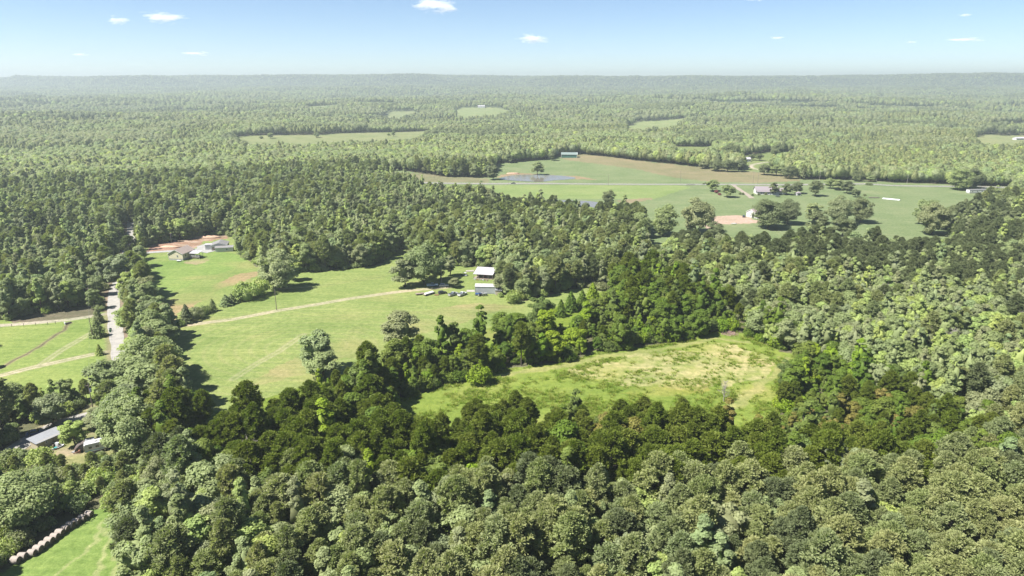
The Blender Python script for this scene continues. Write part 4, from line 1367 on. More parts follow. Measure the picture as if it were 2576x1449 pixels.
def door(parent, x, y, z, w, h, face='y-', mat='white_trim', panel=True):
    f = MB()
    def bx(m, a0, a1, z0, z1, p0, p1):
        s = face[0]; sg = -1 if face[1] == '-' else 1
        q0, q1 = sorted((sg * p0, sg * p1))
        if s == 'y': m.box(x + a0, x + a1, y + q0, y + q1, z + z0, z + z1)
        else: m.box(x + q0, x + q1, y + a0, y + a1, z + z0, z + z1)
    bx(f, -w/2, w/2, 0, h, .003, .06)
    if panel:
        for k in range(4): bx(f, -w/2+.08, w/2-.08, .12 + k*h/4.2, .12 + k*h/4.2 + h/4.2-.14, .06, .085)
    o = f.build('door', mat, parent)
    k = MB(); bx(k, w/2-.22, w/2-.12, h*.45, h*.45+.08, .085, .14); k.build('handle', 'chrome', o)
    return o

def gable_house(name, label, cat, loc, rotz, W, L, wh, rise, wall, roof, over=.4, found=0.5, fmat='grey_block', group=None):
    """gable faces -y; ridge runs along y"""
    t = thing(name, label, cat, loc, rotz, group)
    if found > 0:
        MB().box(-W/2+.06, W/2-.06, .06, L-.06, -.6, found).build('foundation', fmat, t)
    m = MB()
    prof = [(-W/2, found), (W/2, found), (W/2, wh), (0, wh + rise), (-W/2, wh)]
    m.prism(prof, 0, L)
    w = m.build('wall', wall, t)
    r = MB(); sl = rise / (W / 2); e = over; th = .16
    for s in (-1, 1):
        r.prism([(0, wh + rise + .02), (s * (W/2 + e), wh - sl * e + .02), (s * (W/2 + e), wh - sl * e + th), (0, wh + rise + th + .02)], -e, L + e)
    ro = r.build('roof', roof, t)
    f = MB()
    for y in (-e - .03, L + e + .005):
        for s in (-1, 1):
            f.prism([(0, wh + rise - .12), (s * (W/2 + e), wh - sl * e - .14), (s * (W/2 + e), wh - sl * e + th + .02), (0, wh + rise + th + .05)], y, y + .025)
    f.build('fascia', 'white_trim', ro)
    g = MB()
    for s in (-1, 1):
        g.box(s*(W/2+e)-.06 if s > 0 else s*(W/2+e)-.06, s*(W/2+e)+.06, -e, L+e, wh - sl*e - .06, wh - sl*e + .05)
    g.build('gutter', 'white_trim', ro)
    c = MB()
    for sx in (-1, 1):
        for y in (0, L):
            c.box(sx*W/2-.07, sx*W/2+.07, y-.07, y+.07, found, wh-.02)
    c.build('corner_trim', 'white_trim', t)
    return t

# ---- cream house
q = at(443, 655)
h1 = gable_house('house', 'cream sided house with a tan gable roof above the green lawn', 'house', tuple(q), math.radians(-8), 9.0, 12.0, 4.0, 2.3, 'cream_siding', 'shingle_tan', found=.95)
window(h1, 1.2, 0, 2.0, .75, 1.1); window(h1, 4.5, 3.0, 1.9, .9, 1.2, 'x+'); window(h1, 4.5, 9.8, 1.9, .9, 1.2, 'x+'); door(h1, 4.5, 7.0, 1.0, .95, 2.1, 'x+')
window(h1, -4.5, 3.0, 1.9, .9, 1.2, 'x-'); window(h1, -4.5, 8.0, 1.9, .9, 1.2, 'x-')
MB().box(1.9, 2.9, -.07, .05, .0, .9).build('crawl_door', 'weathered_wood', h1)
b = MB(); b.box(4.62, 11.6, 5.2, 9.6, .72, .9)
b.build('deck', 'weathered_wood', h1)
for k, (x, y) in enumerate(((6.9, 5.4), (9.2, 5.4), (11.4, 5.4), (11.4, 9.4), (9.2, 9.4))):
    MB().box(x-.07, x+.07, y-.07, y+.07, -.3, 3.3 if k != 1 else 3.3).build('porch_post', 'white_trim', h1)
pr = MB(); pr.prism_x([(5.0, 3.1), (10.0, 3.75), (10.0, 3.87), (5.0, 3.22)], 4.72, 11.0); pr.build('porch_roof', 'bright_metal_roof', h1)
rl = MB()
rl.box(4.7, 11.5, 5.28, 5.36, 1.85, 1.93); rl.box(4.7, 11.5, 5.28, 5.36, 1.05, 1.11); rl.box(11.36, 11.44, 5.3, 9.5, 1.85, 1.93)
rail = rl.build('railing', 'white_trim', h1)
for k in range(26): MB().box(4.8 + k*.26, 4.85 + k*.26, 5.3, 5.34, 1.11, 1.85).build('baluster', 'white_trim', rail)
MB().box(6.0, 7.3, 6.2, 7.4, .9, 1.7).build('deck_table', 'white_trim', h1)
for k in range(4): MB().box(5.8+k*.03, 6.8, 4.9-.3*k, 5.2-.3*k, .72-.2*k-.2, .72-.2*k).build('deck_step', 'weathered_wood', h1)
# propane tank
t = thing('propane_tank', 'white propane tank on the lawn in front of the cream house', 'gas tank', tuple(at(451, 659)), math.radians(5))
m = MB(); m.tube((-1.1,0,.75), (1.1,0,.75), .48, n=14)
for s in (-1, 1): m.tube((s*1.1,0,.75), (s*1.35,0,.75), .48, .22, n=14)
m.build('tank', 'paint_white', t)
MB().tube((0,0,1.2), (0,0,1.42), .16, n=10).build('dome', 'paint_white', t)
for s in (-.7, .7): MB().box(s-.08, s+.08, -.35, .35, -.1, .4).build('leg', 'grey_block', t)
# garage: main shed, lean-to and flat front bay
q = at(552, 630)
g1 = gable_house('garage', 'white metal garage with a lean-to beside the disturbed red earth', 'garage', tuple(q), math.radians(14), 9.0, 9.5, 3.3, 1.4, 'white_siding', 'pale_metal_roof', found=.1)
g1.rotation_euler = (0, 0, math.radians(14))
m = MB(); m.prism_x([(-4.2, 0), (-.05, 0), (-.05, 2.9), (-4.2, 2.45)], -1.6, 8.6); m.build('lean_to', 'white_siding', g1)
m = MB(); m.prism_x([(-4.6, 2.45), (-.1, 2.95), (-.1, 3.08), (-4.6, 2.58)], -2.0, 9.0); m.build('lean_to_roof', 'pale_metal_roof', g1)
m = MB(); m.box(-8.6, -4.55, 3.0, 7.0, 0, 3.2); m.build('side_bay', 'white_siding', g1)
m = MB(); m.box(-8.9, -4.3, 2.7, 7.3, 3.2, 3.36); m.build('side_bay_roof', 'bright_metal_roof', g1)
door(g1, -6.6, 3.0, 0, 2.6, 2.5, 'y-'); window(g1, 5.0, -4.2, 1.0, .8, .8, 'y-'); door(g1, -3.1, 0, 0, 2.0, 2.3, 'y-', 'weathered_wood')
# satellite mast / clothesline by the red earth
t = thing('light_mast', 'slim guyed mast standing on the red earth behind the cream house', 'mast', tuple(at(432, 612)))
MB().tube((0,0,-.2), (0,0,6.5), .06, n=6).build('pole', 'pale_pole', t); MB().box(-.8,.8,-.05,.05,6.3,6.5).build('crossarm', 'pale_pole', t)
m = MB(); m.tube((0,0,6.4), (3.2,-.3,0), .03, n=4); m.build('guy_wire', 'wire_black', t)

# ---- bright roofed cabin
q = at(1218, 700)
c1 = thing('cabin', 'open fronted cabin with a shining white metal roof at the wood edge', 'cabin', tuple(q), math.radians(-12))
MB().box(-4.6, 4.6, 2.0, 7.5, -.2, 2.7).build('wall', 'weathered_wood', c1)
m = MB(); m.prism_x([(-2.0, 2.5), (8.0, 3.9), (8.0, 4.02), (-2.0, 2.62)], -5.6, 5.2); m.build('roof', 'bright_metal_roof', c1)
for x in (-5.3, -2.6, 0, 2.6, 4.9): MB().box(x-.08, x+.08, -1.8, -1.64, -.2, 2.5).build('porch_post', 'weathered_wood', c1)
MB().box(-5.4, 5.0, -1.9, 2.0, -.2, .25).build('porch_floor', 'weathered_wood', c1)
door(c1, 0, 2.0, .25, 1.0, 2.0, 'y-', 'red_board'); window(c1, -2.8, 2.0, 1.0, 1.0, 1.0); window(c1, 2.8, 2.0, 1.0, 1.0, 1.0)
def clutter(name, label, px, py, n, seed, spread=(2.5, 1.2), mats=('weathered_wood','rust','paint_white','grey_block')):
    r = random.Random(seed)
    t = thing(name, label, 'junk pile', tuple(at(px, py)), r.uniform(-.4,.4))
    for k in range(n):
        m = MB(); x = r.uniform(-spread[0], spread[0]); y = r.uniform(-spread[1], spread[1]); s = r.uniform(.25,.6)
        if k % 3 == 0: m.box(x-s, x+s, y-s*.6, y+s*.6, -.05, s*r.uniform(.8,1.8))
        elif k % 3 == 1: m.bar((x-s*2, y, .1), (x+s*2, y+s, .3+s), .12, .2)
        else: m.tube((x, y, -.05), (x, y, s*1.6), s*.45, n=9)
        m.build(('crate','plank','drum')[k % 3], mats[k % len(mats)], t)
    return t
clutter('junk_pile', 'clutter heaped in front of the shining roofed cabin porch', 1212, 705, 14, 1, (4.2, .9))
clutter('junk_pile', 'boards and scrap piled at the right end of the shining roofed cabin', 1250, 700, 12, 2, (2.6, 1.0))
# long white shed
q = at(1221, 739)
s1 = gable_house('white_shed', 'long white metal shed standing end on in the farmyard', 'shed', (q[0]-4.9, q[1], q[2]), math.radians(-93), 4.2, 10.0, 3.7, .8, 'white_metal', 'bright_metal_roof', over=.12, found=.15)
s1.location = (q[0]-4.9, q[1]+2.1, q[2])
door(s1, 0, 10.0, .15, 2.2, 2.6, 'y+')
t = thing('oil_drum', 'white drum at the right corner of the long white shed', 'drum', tuple(at(1247, 741)))
MB().tube((0,0,0), (0,0,.95), .32, n=12).build('barrel', 'paint_white', t); MB().tube((0,0,.95), (0,0,.99), .34, n=12).build('lid', 'paint_white', t)
# small tan shed
q = at(1254, 743)
s2 = thing('tan_shed', 'small tan board shed with a grey lean roof beside the white shed', 'shed', tuple(q), math.radians(-12))
m = MB(); m.box(-1.6, 1.6, 0, 2.9, 0, 2.5); m.build('wall', 'tan_board', s2)
m = MB(); m.prism_x([(-.3, 2.52), (3.2, 2.95), (3.2, 3.05), (-.3, 2.62)], -1.8, 1.8); m.build('roof', 'worn_metal_roof', s2)
for k in range(9): MB().box(-1.6+k*.36, -1.57+k*.36, -.03, -.003, 0, 2.5).build('batten', 'tan_board', s2)
door(s2, 1.6, 1.5, 0, .9, 1.9, 'x+', 'weathered_wood')

# ---- green barn
q = at(1433, 397)
gb = thing('green_barn', 'long dark green metal barn with white corner posts on the rise', 'barn', tuple(q), math.radians(-6))
m = MB(); m.box(-11, 9.5, 0, .12, 0, 4.2); m.box(-11, 9.5, 11.88, 12, 0, 4.2); m.box(-11, -10.88, .12, 11.88, 0, 4.2)
m.raw([(9.4,0,4.2),(9.4,12,4.2),(9.4,6,6.4),(9.3,0,4.2),(9.3,12,4.2),(9.3,6,6.4)], [(0,1,2),(3,5,4),(0,2,5,3),(1,4,5,2),(0,3,4,1)])
m.raw([(-11,0,4.2),(-11,12,4.2),(-11,6,6.4),(-10.9,0,4.2),(-10.9,12,4.2),(-10.9,6,6.4)], [(0,1,2),(3,5,4),(0,2,5,3),(1,4,5,2),(0,3,4,1)])
m.build('wall', 'green_metal', gb)
m = MB()
for s in (-1, 1): m.prism_x([(6, 6.45), (6+s*6.5, 4.07), (6+s*6.5, 4.2), (6, 6.6)], -11.5, 10.3)
m.build('roof', 'sage_metal_roof', gb)
for x, y in ((-11.1, -.1), (9.5, -.1), (9.5, 11.95), (9.5, 6)): MB().box(x-.18, x+.18, y-.18, y+.18, 0, 4.25 if y != 6 else 6.2).build('corner_post', 'white_trim', gb)
m = MB(); m.bar((9.85,-.5,4.15), (9.85,6,6.5), .3); m.bar((9.85,12.5,4.15), (9.85,6,6.5), .3); m.build('gable_trim', 'white_trim', gb)

# ---- white farmhouse
q = at(1934, 490)
fh = thing('farmhouse', 'white farmhouse with a mauve grey roof and a front porch below the highway', 'farmhouse', tuple(q), math.radians(-4))
MB().box(-11, 9, 3, 11, 0, 3.3).build('wall', 'white_siding', fh)
m = MB()
for s in (-1, 1): m.prism_x([(7, 6.6), (7+s*4.8, 3.2), (7+s*4.8, 3.36), (7, 6.8)], -11.6, 9.6)
m.build('roof', 'shingle_mauve', fh)
m = MB()
for x in (-11, 8.9): m.raw([(x,3,3.3),(x,11,3.3),(x,7,6.5),(x+.1,3,3.3),(x+.1,11,3.3),(x+.1,7,6.5)], [(0,1,2),(3,5,4),(0,2,5,3),(1,4,5,2),(0,3,4,1)])
m.build('gable', 'white_siding', fh)
m = MB(); m.prism([(2.2, 3.2), (7.8, 3.2), (5, 6.2)], 2.5, 7.0); m.build('dormer', 'white_siding', fh)
m = MB()
for s in (-1, 1): m.prism([(5, 6.28), (5+s*3.2, 2.9), (5+s*3.2, 3.05), (5, 6.42)], 2.1, 7.0)
m.build('dormer_roof', 'shingle_mauve', fh)
m = MB(); m.prism_x([(.4, 2.5), (3.0, 3.3), (3.0, 3.42), (.4, 2.62)], -10.6, 1.6); m.build('porch_roof', 'shingle_mauve', fh)
MB().box(-10.4, 1.4, .6, 3.0, 0, .4).build('porch_floor', 'white_trim', fh)
for k in range(6): MB().box(-10.2+k*2.25, -10.02+k*2.25, .7, .88, .4, 2.5).build('porch_post', 'white_trim', fh)
for x in (-8.8, -5.6, -.8, 4.0, 6.5): window(fh, x, 3, 1.0, 1.0, 1.4)
window(fh, 5, 2.5, 4.0, .9, .9); door(fh, -3.2, 3, .4, 1.0, 2.1)
window(fh, -11, 6, 1.0, 1.0, 1.4, 'x-')
m = MB(); m.box(9.1, 17.5, 4.5, 11.5, 0, 2.8); m.build('garage_wing', 'white_siding', fh)
m = MB()
for s in (-1, 1): m.prism_x([(8, 5.0), (8+s*4.0, 2.7), (8+s*4.0, 2.85), (8, 5.18)], 9.7, 18.0)
m.build('garage_roof', 'shingle_mauve', fh)
MB().box(2.0, 9.2, 0, .08, .0, 1.1).build('yard_fence', 'white_trim', fh)
# garden shed
q = at(2010, 492)
t = thing('garden_shed', 'little grey garden shed with a pointed roof at the farmhouse', 'shed', tuple(q), math.radians(8))
MB().box(-1.8, 1.8, 0, 3, 0, 2.3).build('wall', 'grey_block', t)
m = MB()
m.raw([(-2.1,-.3,2.3),(2.1,-.3,2.3),(2.1,3.3,2.3),(-2.1,3.3,2.3),(0,1.5,3.7)], [(0,1,4),(1,2,4),(2,3,4),(3,0,4),(0,3,2,1)]); m.build('roof', 'shingle_mauve', t)
door(t, 0, 0, 0, .9, 1.9, 'y-', 'dark_opening')
# trampoline
q = at(1956, 495)
t = thing('trampoline', 'round trampoline with a pale rim on the farmhouse back lawn', 'trampoline', tuple(q))
m = MB(); m.tube((0,0,.86), (0,0,.9), 1.9, n=20); m.build('mat', 'paint_black', t)
m = MB()
for k in range(20):
    a0, a1 = k*math.pi/10, (k+1)*math.pi/10
    m.bar((2.1*math.cos(a0), 2.1*math.sin(a0), .92), (2.1*math.cos(a1), 2.1*math.sin(a1), .92), .38, .06)
m.build('pad', 'sage_metal_roof', t)
for k in range(6): MB().tube((2.0*math.cos(k*1.047), 2.0*math.sin(k*1.047), 0), (2.0*math.cos(k*1.047), 2.0*math.sin(k*1.047), .9), .04, n=5).build('leg', 'chrome', t)

# ---- pink roofed barn behind the massive oak
q = at(1888, 547)
pb = gable_house('pink_roofed_barn', 'barn with a pale pink metal roof and white doors beside the clay pad', 'barn', tuple(q), math.radians(-58), 8.5, 17.0, 4.0, 2.4, 'white_siding', 'pink_metal_roof', found=.1)
door(pb, -1.9, 0, .1, 2.8, 3.0); door(pb, 2.2, 0, .1, 2.2, 3.0, 'y-', 'dark_opening', panel=False)
m = MB(); m.box(4.3, 7.6, 0.2, 12, 0, 2.9); m.build('side_wing', 'red_board', pb)
m = MB(); m.prism([(4.9, 3.35), (8.1, 2.75), (8.1, 2.87), (4.9, 3.47)], 0, 12.4); m.build('side_wing_roof', 'pink_metal_roof', pb)
MB().box(4.5, 7.2, .12, .19, .1, 2.6).build('door', 'white_trim', pb)

# ---- mobile homes and red shed, far right
def mobile_home(label, px, py, L, W, H, rz, wall='white_siding', roof='pale_metal_roof', n=4):
    t = thing('mobile_home', label, 'mobile home', tuple(at(px, py)), rz)
    MB().box(-L/2+.1, L/2-.1, .1, W-.1, -.2, .7).build('skirting', 'grey_block', t)
    MB().box(-L/2, L/2, 0, W, .7, H).build('wall', wall, t)
    m = MB(); m.prism_x([(-.15, H), (W/2, H+.35), (W+.15, H), (W+.15, H+.1), (W/2, H+.47), (-.15, H+.1)], -L/2-.15, L/2+.15); m.build('roof', roof, t)
    for k in range(n): window(t, -L/2 + (k+.6)*L/n, 0, 1.5, 1.0, .9)
    door(t, L*.12, 0, .75, .9, 2.0, 'y-', 'grey_block')
    for k in range(3): MB().box(L*.12-.6, L*.12+.6, -.3*(k+1), -.3*k-.01, 0, .7-.22*k).build('step', 'weathered_wood', t)
    return t
mh = mobile_home('white single wide mobile home under large trees by the highway', 2463, 486, 20, 4.4, 3.2, math.radians(7))
MB().tube((4, 2, 3.5), (4, 2, 5.4), .05, n=5).build('antenna', 'pale_pole', mh)
q = at(2529, 497)
t = gable_house('red_shed', 'red board shed with a grey roof at the far right pasture corner', 'shed', tuple(q), math.radians(40), 5.0, 6.0, 2.6, 1.2, 'red_board', 'pale_metal_roof', found=.1, over=.3)
door(t, 0, 0, .1, 1.6, 2.1, 'y-', 'dark_opening')
# houses beyond the upper pasture
for px, py, L, W, rz, wall, roof, lab in [
    (1876, 406, 10, 6, .1, 'white_siding', 'bright_metal_roof', 'small white house left of the two round upper pasture trees'),
    (1962, 416, 15, 8, -.1, 'red_board', 'bright_metal_roof', 'red and white house half hidden by the upper drive clump'),
    (2003, 411, 16, 7, .05, 'white_siding', 'bright_metal_roof', 'low white roofed house behind the trees right of the upper drive'),
    (856, 264, 26, 12, .1, 'white_siding', 'bright_metal_roof', 'leftmost of the tiny far white farm buildings on the ridge foot'),
    (922, 262, 30, 12, 0, 'white_siding', 'worn_metal_roof', 'long grey roofed far building right of the leftmost tiny one'),
    (946, 262, 30, 14, .1, 'white_siding', 'bright_metal_roof', 'larger of the tiny far white farm buildings in a row'),
    (1211, 271, 26, 12, 0, 'white_siding', 'bright_metal_roof', 'tiny white barn at the top of the hill meadow'),
    (2562, 352, 18, 9, .1, 'white_siding', 'bright_metal_roof', 'white farm building in the pale field at the far right edge')]:
    q = at(px, py)
    far_off = py < 300
    t = gable_house('far_house', lab, 'house', (q[0], q[1], q[2]), rz + math.pi/2, W, L, 3.4 if not far_off else 5.5, 1.8 if not far_off else 3, wall, roof, found=.1)
    t.location = (q[0] + L/2, q[1], q[2])
    for k in range(3): window(t, -W/2, L*(k+.5)/3, 1.2, 1.1, 1.2, 'x-')
# white vehicles and sheds glimpsed under the trees at the top of the brown pasture
# ---- lower left: old mobile home, camper, burnt trailer
q = at(131, 1119)
om = thing('old_mobile_home', 'yellowed mobile home under a bright tin roof at the bend of the road', 'mobile home', tuple(q), math.radians(62))
om.scale = (.64, .85, .85)
# local x runs up and right, the long side with the door faces right
MB().box(-5.8, 5.8, 0, 4.2, .3, 2.9).build('wall', 'tan_board', om)
MB().box(-5.7, 5.7, .1, 4.1, -.3, .3).build('skirting', 'grey_block', om)
m = MB(); m.prism_x([(-.6, 2.75), (5.2, 3.25), (5.2, 3.33), (-.6, 2.83)], -6.6, 6.4); rf = m.build('roof', 'worn_metal_roof', om)
window(om, -2.0, 0, 1.4, .8, .7); window(om, 3.6, 0, 1.4, .8, .7); door(om, .8, 0, .4, .9, 1.9, 'y-', 'weathered_wood')
m = MB(); m.tube((5.2, .2, 2.7), (5.2, .2, 4.6), .13, n=8); m.build('stovepipe', 'rust', om)
clutter('junk_pile', 'junk lying along the shaded side of the old mobile home', 138, 1122, 12, 4, (2.2, .9))
clutter('junk_pile', 'planter and boxes by the rear corner of the old mobile home', 146, 1108, 6, 5, (.8, .7))
# kayak like boat on the lawn
q = at(147, 1127)
t = thing('small_boat', 'white and teal boat lying on the lawn right of the old mobile home', 'boat', tuple(q), math.radians(58))
def hull(m, L, W, H, n=7):
    vs = []; 
    for i in range(n):
        u = i/(n-1)*2-1; w = W/2*(1-abs(u)**2.5)+.04; z = .12*abs(u)**2
        vs += [(u*L/2, -w, H+z), (u*L/2, -w*.6, z+.02), (u*L/2, w*.6, z+.02), (u*L/2, w, H+z)]
    fs = []
    for i in range(n-1):
        a = i*4; b = a+4
        for k in range(4): fs.append((a+k, a+(k+1)%4, b+(k+1)%4, b+k))
    fs += [(3,2,1,0), (n*4-4, n*4-3, n*4-2, n*4-1)]
    return m.raw(vs, fs)
hull(MB(), 3.6, .95, .42).build('hull', 'paint_white', t)
MB().box(-1.3, -.3, -.34, .34, .42, .56).build('rear_cover', 'teal', t); MB().box(-.1, .9, -.3, .3, .43, .5).build('seat', 'paint_black', t)
# white camper trailer
q = at(257, 1136)
cp = thing('camper_trailer', 'long white camper trailer parked under the great dark tree', 'camper', tuple(q), math.radians(32))
m = MB(); m.prism([(-4.0,.75),(4.0,.75),(4.0,2.95),(3.7,3.15),(-3.6,3.15),(-4.0,2.85)], 0, 2.45); m.build('body', 'paint_white', cp)
m = MB(); m.box(-3.95, 3.95, -.02, -.004, 1.05, 1.22); m.box(-4.02,-4.004,.1,2.35,1.05,1.2); m.build('stripe', 'teal', cp)
for x in (-2.6, -.9, 2.4): window(cp, x, 0, 1.75, .8, .6, bars=False)
window(cp, -4.0, 1.2, 1.7, .9, .8, 'x-', bars=True)
door(cp, .9, 0, .85, .65, 1.9, 'y-')
m = MB(); m.box(-1.4, -.8, .8, 1.4, 3.15, 3.4); m.box(1.6, 2.5, .8, 1.5, 3.15, 3.42); m.build('roof_vent', 'grey_block', cp)
MB().box(-3.6, 3.4, .25, 2.2, .45, .75).build('chassis', 'paint_black', cp)
def wheel(parent, x, y, z, r, w=.22, rim=True):
    t_ = MB().tube((x, y-w/2, z), (x, y+w/2, z), r, n=16).build('wheel', 'tyre', parent)
    if rim:
        MB().tube((x, y-w/2-.012, z), (x, y+w/2+.012, z), r*.6, n=12).build('rim', 'rim_metal', t_)
    return t_
for x in (-.2, .75):
    for y in (.12, 2.33): wheel(cp, x, y, .36, .36)
m = MB()
for s in (-.3, .3): m.bar((-4.25, .4+s, .1), (-4.25+.15, .4+s, 3.1), .06)
for k in range(8): m.bar((-4.24+.02*k, .1, .3+.36*k), (-4.24+.02*k, .7, .3+.36*k), .05)
m.build('ladder', 'chrome', cp)
m = MB(); m.bar((4.0, 1.2, .6), (5.3, 1.2, .6), .12); m.tube((5.2,1.2,0),(5.2,1.2,.7), .05, n=6); m.build('hitch', 'paint_black', cp)
# burnt trailer
q = at(213, 1136)
bt = thing('burnt_trailer', 'burnt out dark camper with a collapsed end left of the white camper', 'camper', tuple(q), math.radians(30))
m = MB(); m.prism([(-2.4,.6),(2.6,.6),(2.6,2.7),(.4,2.75),(-1.0,2.2),(-2.0,1.3)], 0, 2.4); m.build('body', 'charred', bt)
m = MB(); m.prism([(.5,2.76),(2.75,2.72),(2.75,2.8),(.5,2.85)], -.1, 2.5); m.build('roof', 'worn_metal_roof', bt)
m = MB(); m.box(1.4, 2.58, -.05, -.003, .7, 2.6); m.build('side_panel', 'white_metal', bt)
for k in range(5): m = MB(); m.bar((-2.6+.4*k, .2, .7), (-2.2+.4*k, .4, 1.6+.25*k), .07); m.build('bent_rib', 'rust', bt)
for x in (-.2, .6): wheel(bt, x, .1, .33, .33, rim=False)
clutter('junk_pile', 'tyres and scrap on the ground in front of the burnt camper', 200, 1139, 10, 7, (1.6, .9), ('tyre','rust','charred','grey_block'))
t = thing('picnic_tarp', 'pale tarp spread on the lawn in front of the camper ladder', 'tarp', tuple(at(241, 1141)), .4)
m = MB(); r_ = random.Random(3)
g_ = [(i*.5-1.2, j*.5-.8, .06+.09*r_.random()) for j in range(4) for i in range(6)]
m.raw(g_, [(j*6+i, j*6+i+1, j*6+i+7, j*6+i+6) for j in range(3) for i in range(5)]); m.build('sheet', 'white_siding', t)

# ------------------------------------------------------------------ vehicles
def loft(m, sections):
    """sections: list of rings (same count), closed"""
    n = len(sections[0]); base = len(m.v)
    for s in sections: m.v += [tuple(p) for p in s]
    for i in range(len(sections)-1):
        for k in range(n):
            m.f.append((base+i*n+k, base+i*n+(k+1)%n, base+(i+1)*n+(k+1)%n, base+(i+1)*n+k))
    m.f.append(tuple(base+k for k in range(n-1,-1,-1))); m.f.append(tuple(base+(len(sections)-1)*n+k for k in range(n)))
    return m
def car(name, label, cat, px, py, rz, paint, style='suv', L=4.7, W=1.85, group=None):
    t = thing(name, label, cat, tuple(at(px, py)), rz, group)
    H = {'suv': 1.65, 'sedan': 1.42, 'pickup': 1.8}[style]
    hw = W/2; b = .95 if style != 'sedan' else .85
    prof = {'suv': [(-.5,.35),(.5,.35),(.5,.78),(.46,b-.05),(.22,b+.03),(-.47,b+.06),(-.5,.8)],
            'sedan': [(-.5,.32),(.5,.32),(.5,.62),(.46,.74),(.18,b),(-.40,b+.02),(-.5,.72)],
            'pickup': [(-.5,.45),(.5,.45),(.5,.95),(.47,1.08),(.23,1.14),(-.49,1.12),(-.5,1.0)]}[style]
    secs = []
    for yy, sc in ((-hw, .97), (-hw+.08, 1), (hw-.08, 1), (hw, .97)):
        secs.append([(x*L*sc, yy, (z if abs(yy) < hw else z*.98+.01)) for x, z in prof])
    loft(MB(), secs).build('body', paint, t)
    cab = {'suv': [(.20,b),(.06,H),(-.40,H),(-.48,b)], 'sedan': [(.19,b),(.05,H),(-.22,H),(-.38,b)], 'pickup': [(.22,1.1),(.11,H),(-.10,H),(-.14,1.1)]}[style]
    cs = []
    for yy, k in ((-hw*.93, 0), (-hw*.78, 1), (hw*.78, 1), (hw*.93, 0)):
        pass
    m = MB()
    vs = []
    for s in (-1, 1):
        vs += [(cab[0][0]*L, s*hw*.93, cab[0][1]), (cab[1][0]*L, s*hw*.76, cab[1][1]), (cab[2][0]*L, s*hw*.76, cab[2][1]), (cab[3][0]*L, s*hw*.93, cab[3][1])]
    m.raw(vs, [(0,1,2,3),(7,6,5,4),(0,4,5,1),(1,5,6,2),(2,6,7,3),(0,3,7,4)]); m.build('cabin', paint, t)
    V_ = [Vector(p) for p in vs]
    def pane(nm, a, b_, c, d, ins=.12, off=.012):
        P = [V_[a], V_[b_], V_[c], V_[d]]; C = sum(P, Vector())/4
        n = (P[1]-P[0]).cross(P[2]-P[0]).normalized()
        if n.dot(C - Vector((C.x*.5, 0, .9))) < 0: n = -n
        Q = [C + (p-C)*(1-ins) + n*off for p in P]; Q2 = [q_ - n*.01 for q_ in Q]
        mm = MB(); mm.raw(Q+Q2, [(0,1,2,3),(7,6,5,4),(0,4,5,1),(1,5,6,2),(2,6,7,3),(3,7,4,0)]); mm.build(nm, 'window_glass', t)
    pane('side_window', 0,1,2,3); pane('side_window', 4,5,6,7); pane('windscreen', 0,4,5,1); pane('rear_window', 2,6,7,3)
    for s in (-1, 1):
        MB().box(.47*L, .503*L, s*hw*.72-.16, s*hw*.72+.16, b-.33, b-.17).build('headlight', 'lens', t)
        MB().box(-.505*L, -.49*L, s*hw*.8-.1, s*hw*.8+.1, b-.3, b-.08).build('tail_light', 'tail_red', t)
    MB().box(.49*L, .52*L, -hw*.9, hw*.9, .36, .55).build('bumper', 'chrome' if style == 'pickup' else paint, t)
    MB().box(-.52*L, -.49*L, -hw*.9, hw*.9, .38, .56).build('bumper', 'chrome' if style == 'pickup' else paint, t)
    if style == 'pickup':
        MB().box(-.485*L, -.16*L, -hw*.82, hw*.82, 1.121, 1.135).build('bed_liner', 'paint_black', t)
        m = MB(); m.box(-.49*L,-.155*L,-hw*.97,-hw*.84,1.1,1.3); m.box(-.49*L,-.155*L,hw*.84,hw*.97,1.1,1.3); m.box(-.5*L,-.485*L,-hw*.97,hw*.97,1.1,1.28); m.build('bed_side', paint, t)
    for x in (.31, -.31):
        for s in (-1, 1): wheel(t, x*L, s*(hw-.1), .36, .36)
    return t
VG = 'vehicles parked in the farmyard'
car('pickup_truck', 'pale blue crew cab pickup in the shade of the yard clump', 'pickup truck', 1088, 720, math.radians(12), 'paint_pale_blue', 'pickup', 5.8, 1.95, VG)
car('parked_car', 'white sport utility car next to the yard pole', 'car', 1117, 721, math.radians(8), 'paint_white', 'suv', 4.6, 1.85, VG)
car('parked_car', 'black boxy jeep with a brown top in the middle of the parked row', 'car', 1113, 739, math.radians(28), 'paint_black', 'suv', 4.2, 1.8, VG)
car('pickup_truck', 'silver pickup with a dark bed below the small round headed tree', 'pickup truck', 1140, 743, math.radians(48), 'paint_silver', 'pickup', 5.6, 1.95, VG)
car('pickup_truck', 'white pickup at the right end of the parked row', 'pickup truck', 1163, 743, math.radians(56), 'paint_white', 'pickup', 5.6, 1.95, VG)
car('driving_car', 'dark sedan driving along the highway past the upper pond', 'car', 1291, 462.3, math.radians(180), 'paint_black', 'sedan', 4.9, 1.85)
car('parked_car', 'dark car parked at the corner of the pink roofed barn', 'car', 1871, 546, math.radians(70), 'paint_black', 'suv', 4.6, 1.85)
car('parked_car', 'blue car half hidden under trees at the left of the old mobile home', 'car', 90, 1092, math.radians(30), 'paint_blue', 'sedan', 4.7, 1.8)
